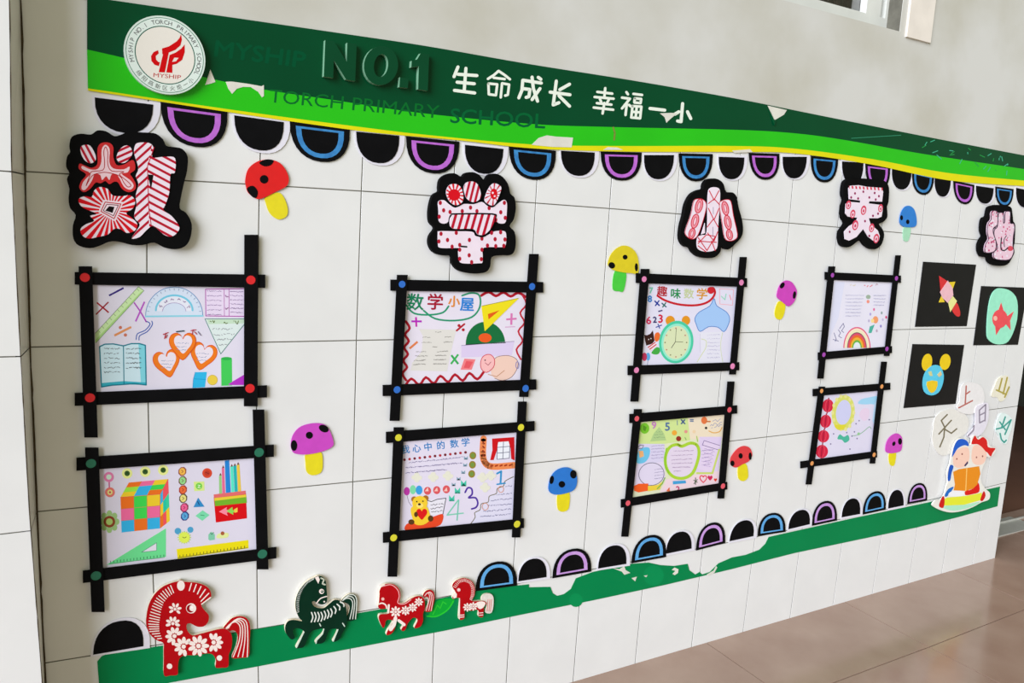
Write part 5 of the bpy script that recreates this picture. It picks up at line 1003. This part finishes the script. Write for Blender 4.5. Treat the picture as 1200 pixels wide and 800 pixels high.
t, b, tl, d = horse(h2, [(350, 90), (290, 120), (235, 170), (190, 240), (170, 320), (175, 400), (205, 470), (230, 500), (150, 488), (95, 505), (72, 560), (85, 620), (130, 672), (165, 655), (145, 600), (165, 570), (200, 568), (250, 600), (210, 680), (175, 750), (215, 752), (255, 735), (290, 650), (330, 590), (430, 572), (425, 620), (370, 675), (358, 708), (405, 712), (445, 690), (470, 625), (495, 578), (565, 578), (545, 640), (518, 690), (545, 692), (585, 665), (605, 620), (640, 560), (655, 500), (650, 420), (640, 360), (600, 315), (540, 300), (490, 335), (440, 375), (390, 378), (345, 360), (325, 325), (345, 312), (375, 332), (420, 345), (458, 328), (468, 290), (462, 200), (455, 130), (425, 85), (385, 75)],
    [(600, 312), (640, 265), (690, 243), (735, 258), (752, 310), (746, 400), (722, 490), (640, 490), (668, 420), (676, 365), (655, 335)], M_HGRN, 'dark green horse ornament with white ribs on the green strip')
k = Ink(h2, d)
for s_ in along([(320, 420), (410, 418), (500, 385), (590, 320)], [(318, 508), (410, 500), (500, 460), (624, 362)], 10): k.stroke(sm([s_[0], ((s_[0][0] + s_[1][0]) / 2 + 14, (s_[0][1] + s_[1][1]) / 2 - 2), s_[1]], 3, False), 12, (226, 232, 222))
k.build('rib_stripes', b, 'white rib stripes')['kind'] = 'stuff'
k = Ink(h2, d)
for s_ in along([(345, 96), (285, 128), (230, 184), (190, 250), (178, 330), (186, 420)], [(335, 112), (280, 146), (240, 196), (212, 258), (200, 330), (204, 410)], 28): k.stroke(s_, 5, (206, 214, 206))
k.build('mane_stripes', b)['kind'] = 'stuff'
k = Ink(h2, d); k.disc(415, 222, 24, WHT); k.disc(420, 222, 14, (30, 80, 60)); k.disc(418, 218, 6, WHT); k.build('eye', b); k = Ink(h2, d); k.stroke(sm([(368, 332), (405, 288), (464, 268)], 4, False), 10, WHT); k.disc(440, 318, 8, WHT); k.build('muzzle_line', b); k = Ink(h2, d); k.poly([(352, 92), (384, 78), (398, 112), (384, 150)], WHT); k.build('ear', b); k = Ink(h2, d); k.stroke(sm([(410, 98), (436, 112), (424, 148), (448, 158)], 3, False), 14, (200, 206, 186)); k.build('forelock', b)
for s_ in ([(250, 602), (180, 748)], [(436, 574), (424, 620), (368, 680), (362, 708)], [(568, 580), (524, 688)], [(612, 520), (630, 548)], [(396, 524), (406, 546)]): k = Ink(h2, d); k.stroke(s_, 10, (206, 226, 210)); k.build('leg_line', b)
k = Ink(h2, d - .002)
for off in (0, 24, 48): k.stroke(sm([(612 + off * .2, 308 - off * .3), (650 + off * .4, 286 - off * .6), (695 + off * .5, 300 - off * .9), (706 + off * .8, 360 - off), (680 + off * 1.1, 480)], 4, False), 8, (226, 232, 222))
k.build('tail_stripes', tl)['kind'] = 'stuff'
t, b, tl, d = horse(HZ, [(75, 200), (75, 170), (100, 125), (150, 105), (210, 115), (255, 160), (266, 220), (255, 278), (300, 280), (360, 242), (410, 220), (455, 222), (485, 258), (485, 330), (470, 380), (470, 440), (450, 490), (415, 508), (390, 504), (420, 440), (400, 415), (370, 420), (330, 470), (310, 522), (290, 535), (272, 520), (298, 470), (240, 432), (225, 470), (212, 520), (180, 562), (138, 570), (150, 530), (188, 470), (195, 440), (150, 432), (130, 450), (125, 480), (110, 508), (90, 480), (68, 420), (80, 385), (140, 380), (166, 368), (160, 332), (130, 332), (80, 335), (62, 310), (70, 270)],
    [(468, 212), (490, 175), (530, 160), (565, 180), (576, 240), (560, 310), (545, 356), (488, 356), (514, 300), (520, 245), (506, 222), (486, 232)], M_HRED, 'walking red horse ornament with a chain of white flowers')
for cx, cy, r in ((222, 362, 52), (312, 350, 44), (376, 322, 42), (432, 272, 40)): k = Ink(HZ, d); blossom(k, cx, cy, r, 8); k.build('blossom', b)
k = Ink(HZ, d); k.disc(106, 245, 14, (240, 190, 180)); k.build('eye', b); k = Ink(HZ, d); k.stroke(sm([(68, 292), (100, 282), (132, 300), (140, 330)], 3, False), 12, WHT); k.build('bridle', b); k = Ink(HZ, d); k.stroke([(160, 300), (154, 366)], 18, WHT); k.build('collar', b)
k = Ink(HZ, d); k.stroke(sm([(110, 128), (180, 116), (238, 160), (254, 220), (242, 280), (300, 290), (360, 252)], 4, False), 8, (240, 170, 170)); k.build('mane_line', b)
for s_, w_ in (([(80, 120), (96, 130), (118, 118)], 12), ([(220, 420), (206, 480), (176, 520)], 34), ([(250, 440), (300, 478)], 26)): k = Ink(HZ, d); k.stroke(s_, w_, WHT); k.build('worn_patch', b, 'white patch where the red has worn off')
k = Ink(HZ, d - .002)
for off in (0, 20, 40): k.stroke(sm([(486 + off * .3, 216 - off * .5), (512 + off * .6, 190 - off * .2), (530 + off * .8, 230), (500 + off * 1.1, 350)], 4, False), 7, (240, 200, 196))
k.build('tail_stripes', tl)['kind'] = 'stuff'
t, b, tl, d = horse(HZ, [(735, 130), (752, 92), (800, 62), (850, 55), (910, 80), (940, 140), (938, 210), (915, 262), (985, 262), (1020, 262), (1046, 285), (1022, 320), (1015, 405), (975, 402), (975, 360), (958, 342), (900, 352), (850, 348), (845, 420), (798, 428), (800, 330), (805, 242), (770, 235), (742, 245), (738, 215), (765, 185)],
    [(1000, 256), (1010, 215), (1050, 195), (1095, 205), (1112, 255), (1095, 366), (1036, 366), (1052, 306), (1040, 288)], M_HRED, 'smallest horse ornament, red with a worn white rump', .0065, mat('worn_white', (234, 226, 218), 0.6, 0.08, 120))
k = Ink(HZ, d); k.disc(794, 162, 16, (240, 190, 190)); k.disc(796, 160, 8, WHT); k.build('eye', b); k = Ink(HZ, d); k.poly([(738, 216), (765, 186), (778, 200), (774, 232), (750, 240)], WHT); k.build('muzzle', b); k = Ink(HZ, d); k.poly(sm([(955, 280), (1000, 266), (1036, 280), (1020, 318), (990, 336), (965, 320)], 3), WHT); k.build('worn_patch', b)
for cx, cy in ((872, 320), (926, 312)): k = Ink(HZ, d); blossom(k, cx, cy, 40, 8); k.build('blossom', b)
k = Ink(HZ, d)
for s_ in along([(745, 130), (790, 72), (850, 60), (908, 86), (936, 140), (934, 206), (912, 256)], [(770, 142), (804, 94), (850, 84), (892, 104), (910, 146), (908, 206), (896, 246)], 26): k.stroke(s_, 6, (240, 196, 190))
k.build('mane_stripes', b)['kind'] = 'stuff'
k = Ink(HZ, d)
for y in (392, 410): k.stroke([(804, y), (842, y - 3)], 8, WHT)
k.stroke([(802, 240), (801, 425)], 7, WHT); k.stroke([(980, 372), (1014, 368)], 7, WHT); k.stroke([(980, 392), (1014, 390)], 7, WHT); k.build('leg_bands', b)['kind'] = 'stuff'
k = Ink(HZ, d - .002)
for x in (1060, 1076, 1090): k.stroke([(x, 250), (x - 8, 356)], 6, (214, 120, 110))
k.build('tail_stripes', tl)['kind'] = 'stuff'

# ================================================================== BLACK CARDS WITH PAPER PICTURES
zc = Z(1065, 295, .2375)
def card(corners, label, d0=.001):
    ws = PXL.ws(corners, d0 + .001); c = sum(ws, Vector((0, 0, 0))) / 4
    t = thing('picture_card', (c.x, 0, c.z), label, 'picture card', 'black picture cards'); slab('card', ws, d0, mat('black_paper', (24, 24, 26), 0.5, 0.1, 20, spec=0.2), t); return t, d0 + .001
def pc(t, name, pts, col, d, th=.0006): return slab(name, zc.ws(pts, d + th), d, mat('cut_%d_%d_%d' % col, col, 0.6, 0.04, 60), t)
t, d = card([(1082, 306.5), (1144, 310), (1133, 382), (1072.5, 382.8)], 'black card with a paper rocket')
pc(t, 'rocket_flame', sm([(214, 285), (235, 250), (252, 288), (252, 316), (234, 316)], 3), (222, 50, 50), d); pc(t, 'rocket_tail', [(195, 250), (218, 218), (238, 243), (205, 297)], (236, 234, 150), d + .0006)
pc(t, 'rocket_fin', [(198, 150), (230, 147), (216, 186)], (236, 206, 40), d); pc(t, 'rocket_fin', [(148, 249), (162, 216), (178, 248)], (236, 206, 40), d); pc(t, 'rocket_nose', [(150, 118), (196, 148), (158, 198)], (218, 44, 50), d + .0006); pc(t, 'rocket_body', [(160, 190), (193, 142), (216, 178), (220, 214), (192, 252), (166, 226), (154, 198)], (242, 190, 200), d + .0012)
t, d = card([(1150, 335), (1205, 337), (1193, 403.8), (1140.7, 404.5)], 'black card with a red fish on a mint oval')
ov = pc(t, 'mint_oval', sm([(385, 400), (390, 300), (405, 220), (430, 185), (460, 180), (505, 195), (535, 240), (535, 330), (510, 410), (480, 450), (430, 455), (395, 435)], 3), (160, 240, 206), d, .002)
pc(t, 'fish_tail', [(474, 326), (518, 294), (500, 340), (503, 386), (474, 350)], (240, 84, 92), d + .002); pc(t, 'fish_fin', [(456, 250), (472, 304), (438, 304)], (236, 74, 84), d + .002); pc(t, 'fish_fin', [(426, 358), (462, 362), (431, 410)], (236, 74, 84), d + .002); pc(t, 'fish_body', ell(450, 330, 37, 46, 20, 5), (240, 80, 88), d + .0026); pc(t, 'fish_eye', ell(428, 328, 9, 12), (248, 190, 170), d + .0032)
t, d = card([(1069.5, 403), (1130, 404), (1120, 473), (1059, 478)], 'black card with a blue paper animal face and yellow ears')
pc(t, 'ear', ell(90, 545, 25, 43, 20, 10), (240, 206, 16), d); pc(t, 'ear', ell(180, 543, 26, 40, 20, 10), (240, 206, 16), d); pc(t, 'face', sm([(68, 640), (82, 592), (118, 560), (155, 565), (173, 610), (165, 660), (145, 695), (110, 708), (76, 690)], 3), (90, 206, 236), d + .0006)
pc(t, 'eye', [(96, 592), (112, 588), (118, 612), (104, 612)], (214, 214, 150), d + .0012); pc(t, 'eye', [(140, 606), (158, 588), (164, 606), (150, 618)], (224, 206, 150), d + .0012); pc(t, 'mouth', sm([(90, 640), (142, 638), (134, 680), (112, 696), (94, 676)], 2), (242, 206, 30), d + .0012)

# ================================================================== FOAM CHARACTERS AND READING CHILDREN BY THE DOORWAY
zf = Z(1080, 440, .1125)
def foam(outline, strokes, rgb, col, wd, label, d0, th=.0022):
    p = sm(outline, 3); ws = zf.ws(p, d0 + th); c = sum(ws, Vector((0, 0, 0))) / len(ws)
    t = thing('foam_character', (c.x, 0, c.z), label, 'foam character', 'small foam characters by the doorway')
    slab('foam_cloud', ws, d0, mat('foam_%d_%d_%d' % rgb, rgb, 0.8, 0.03, 80), t); k = Ink(zf, d0 + th + .0001)
    for s_ in strokes: k.stroke(s_, wd, col)
    k.build('painted_character', t)
foam([(120, 560), (140, 440), (220, 370), (330, 350), (450, 400), (490, 480), (470, 590), (400, 640), (360, 680), (340, 780), (250, 830), (180, 815), (130, 740), (110, 640)], [[(268, 405), (205, 468)], [(205, 468), (245, 545)], [(310, 465), (180, 608)], [(240, 545), (232, 640), (190, 742)], [(245, 560), (310, 600), (366, 553)]], (232, 230, 222), (124, 116, 92), 15, 'pale foam cloud with brown character 天', .001)
foam([(400, 200), (415, 110), (460, 70), (540, 72), (620, 110), (655, 200), (640, 300), (560, 385), (470, 400), (390, 372), (368, 320), (395, 270)], [[(465, 108), (455, 290)], [(460, 195), (502, 165)], [(388, 335), (530, 260)]], (236, 234, 232), (186, 110, 100), 15, 'pale foam cloud with dull red character 上', .0034)
foam([(560, 340), (620, 300), (690, 285), (700, 380), (690, 480), (640, 590), (560, 640), (490, 642), (478, 610), (535, 550), (560, 480)], [[(602, 360), (604, 492)], [(602, 360), (668, 300), (660, 470)], [(606, 412), (660, 384)], [(604, 492), (662, 462)], [(546, 520), (540, 570), (484, 628)]], (230, 226, 236), (150, 142, 156), 14, 'pale foam cloud with grey ladder-like character 日', .0058)
foam([(728, 190), (760, 110), (790, 40), (840, 5), (900, 5), (918, 80), (912, 150), (872, 240), (820, 270), (790, 225), (740, 222)], [[(838, 30), (806, 152)], [(892, 20), (850, 190)], [(780, 150), (882, 196)], [(912, 118), (866, 224)]], (236, 232, 210), (176, 162, 80), 17, 'pale foam cloud with olive yellow character 山', .001)
foam([(768, 560), (800, 430), (850, 390), (935, 440), (940, 540), (905, 640), (885, 708), (840, 700), (800, 620)], [[(872, 430), (836, 532)], [(778, 556), (845, 540), (932, 460)], [(815, 482), (872, 562)], [(932, 462), (868, 612)], [(818, 602), (830, 662), (860, 696), (882, 672)]], (226, 242, 238), (70, 160, 146), 16, 'pale foam cloud with teal character 地', .001)
zk = Z(1080, 505, .125)
kd, kt = .0015, .008
out = [(100, 690), (130, 650), (180, 640), (215, 590), (230, 520), (245, 470), (240, 380), (265, 310), (280, 220), (305, 130), (340, 80), (380, 66), (430, 85), (450, 130), (466, 110), (472, 60), (500, 38), (532, 68), (570, 48), (620, 80), (640, 138), (694, 158), (684, 205), (640, 245), (608, 240), (595, 295), (575, 335), (560, 400), (560, 480), (600, 540), (640, 580), (632, 640), (560, 668), (480, 712), (380, 748), (280, 762), (200, 748), (130, 718)]
ws = zk.ws(sm(out, 3), .0125); c = sum(ws, Vector((0, 0, 0))) / len(ws)
t = thing('reading_children_cutout', (c.x, 0, c.z), 'foam cut-out of two children reading one orange book', 'wall cutout')
slab('foam_board', ws, .0084, mat('foam_white', (238, 236, 226), 0.7, 0.03, 60), t); kd = .0126
def kp(name, pts, col, lift=0.0, sh=True): k = Ink(zk, kd + lift); k.poly(sm(pts, 3) if sh else pts, col); return k.build(name, t)
SKN = (246, 206, 186)
kp('face', [(300, 220), (350, 165), (430, 150), (450, 210), (440, 290), (410, 330), (340, 345), (298, 310)], SKN); kp('cap', [(285, 240), (300, 160), (330, 92), (380, 72), (430, 95), (442, 140), (400, 132), (340, 162), (302, 220)], (40, 96, 200), .0001)
kp('scarf', [(268, 318), (300, 330), (282, 390), (268, 462), (244, 458), (250, 380)], (40, 90, 190)); kp('face', [(480, 150), (530, 130), (600, 170), (606, 250), (570, 310), (500, 312), (468, 260)], SKN); kp('red_hair', [(468, 120), (482, 70), (502, 42), (530, 80), (575, 55), (612, 88), (624, 150), (692, 160), (668, 200), (648, 238), (616, 200), (600, 190), (560, 145), (520, 122)], (214, 40, 36), .0001)
kp('open_book', [(295, 382), (350, 356), (424, 345), (540, 328), (552, 400), (522, 500), (480, 540), (414, 560), (300, 555), (312, 500)], (232, 144, 36), .0002, False); k = Ink(zk, kd + .0003); k.stroke([(424, 345), (414, 558)], 9, (250, 200, 110)); k.build('book_fold', t)
kp('red_clothes', [(410, 560), (470, 545), (530, 480), (542, 565), (480, 590), (412, 600)], (220, 36, 30), .0001); kp('blue_trousers', [(215, 604), (248, 545), (298, 520), (290, 548), (240, 612)], (40, 110, 196)); kp('white_lap', [(250, 600), (290, 560), (380, 560), (404, 596), (330, 616)], (240, 240, 244), .0001)
kp('yellow_mat', [(200, 645), (240, 622), (420, 606), (566, 576), (560, 645), (400, 690), (210, 698)], (228, 232, 60), .0002, False); kp('mint_base', [(196, 716), (240, 698), (400, 690), (548, 662), (450, 716), (300, 746)], (176, 232, 200), .0001); kp('red_cushion_end', [(165, 682), (198, 608), (216, 640), (206, 716), (170, 712)], (206, 36, 30), .0003); kp('red_cushion_end', [(550, 642), (582, 562), (600, 604), (572, 654)], (206, 36, 30), .0003)
for x, y in ((380, 215), (330, 260), (515, 245), (572, 235)): kp('facial_dot', ell(x, y, 7, 9, 8), (150, 90, 80), .0002, False)
kp('dark_hair_tuft', [(398, 322), (432, 280), (436, 300), (410, 332)], (60, 50, 90), .0002, False)
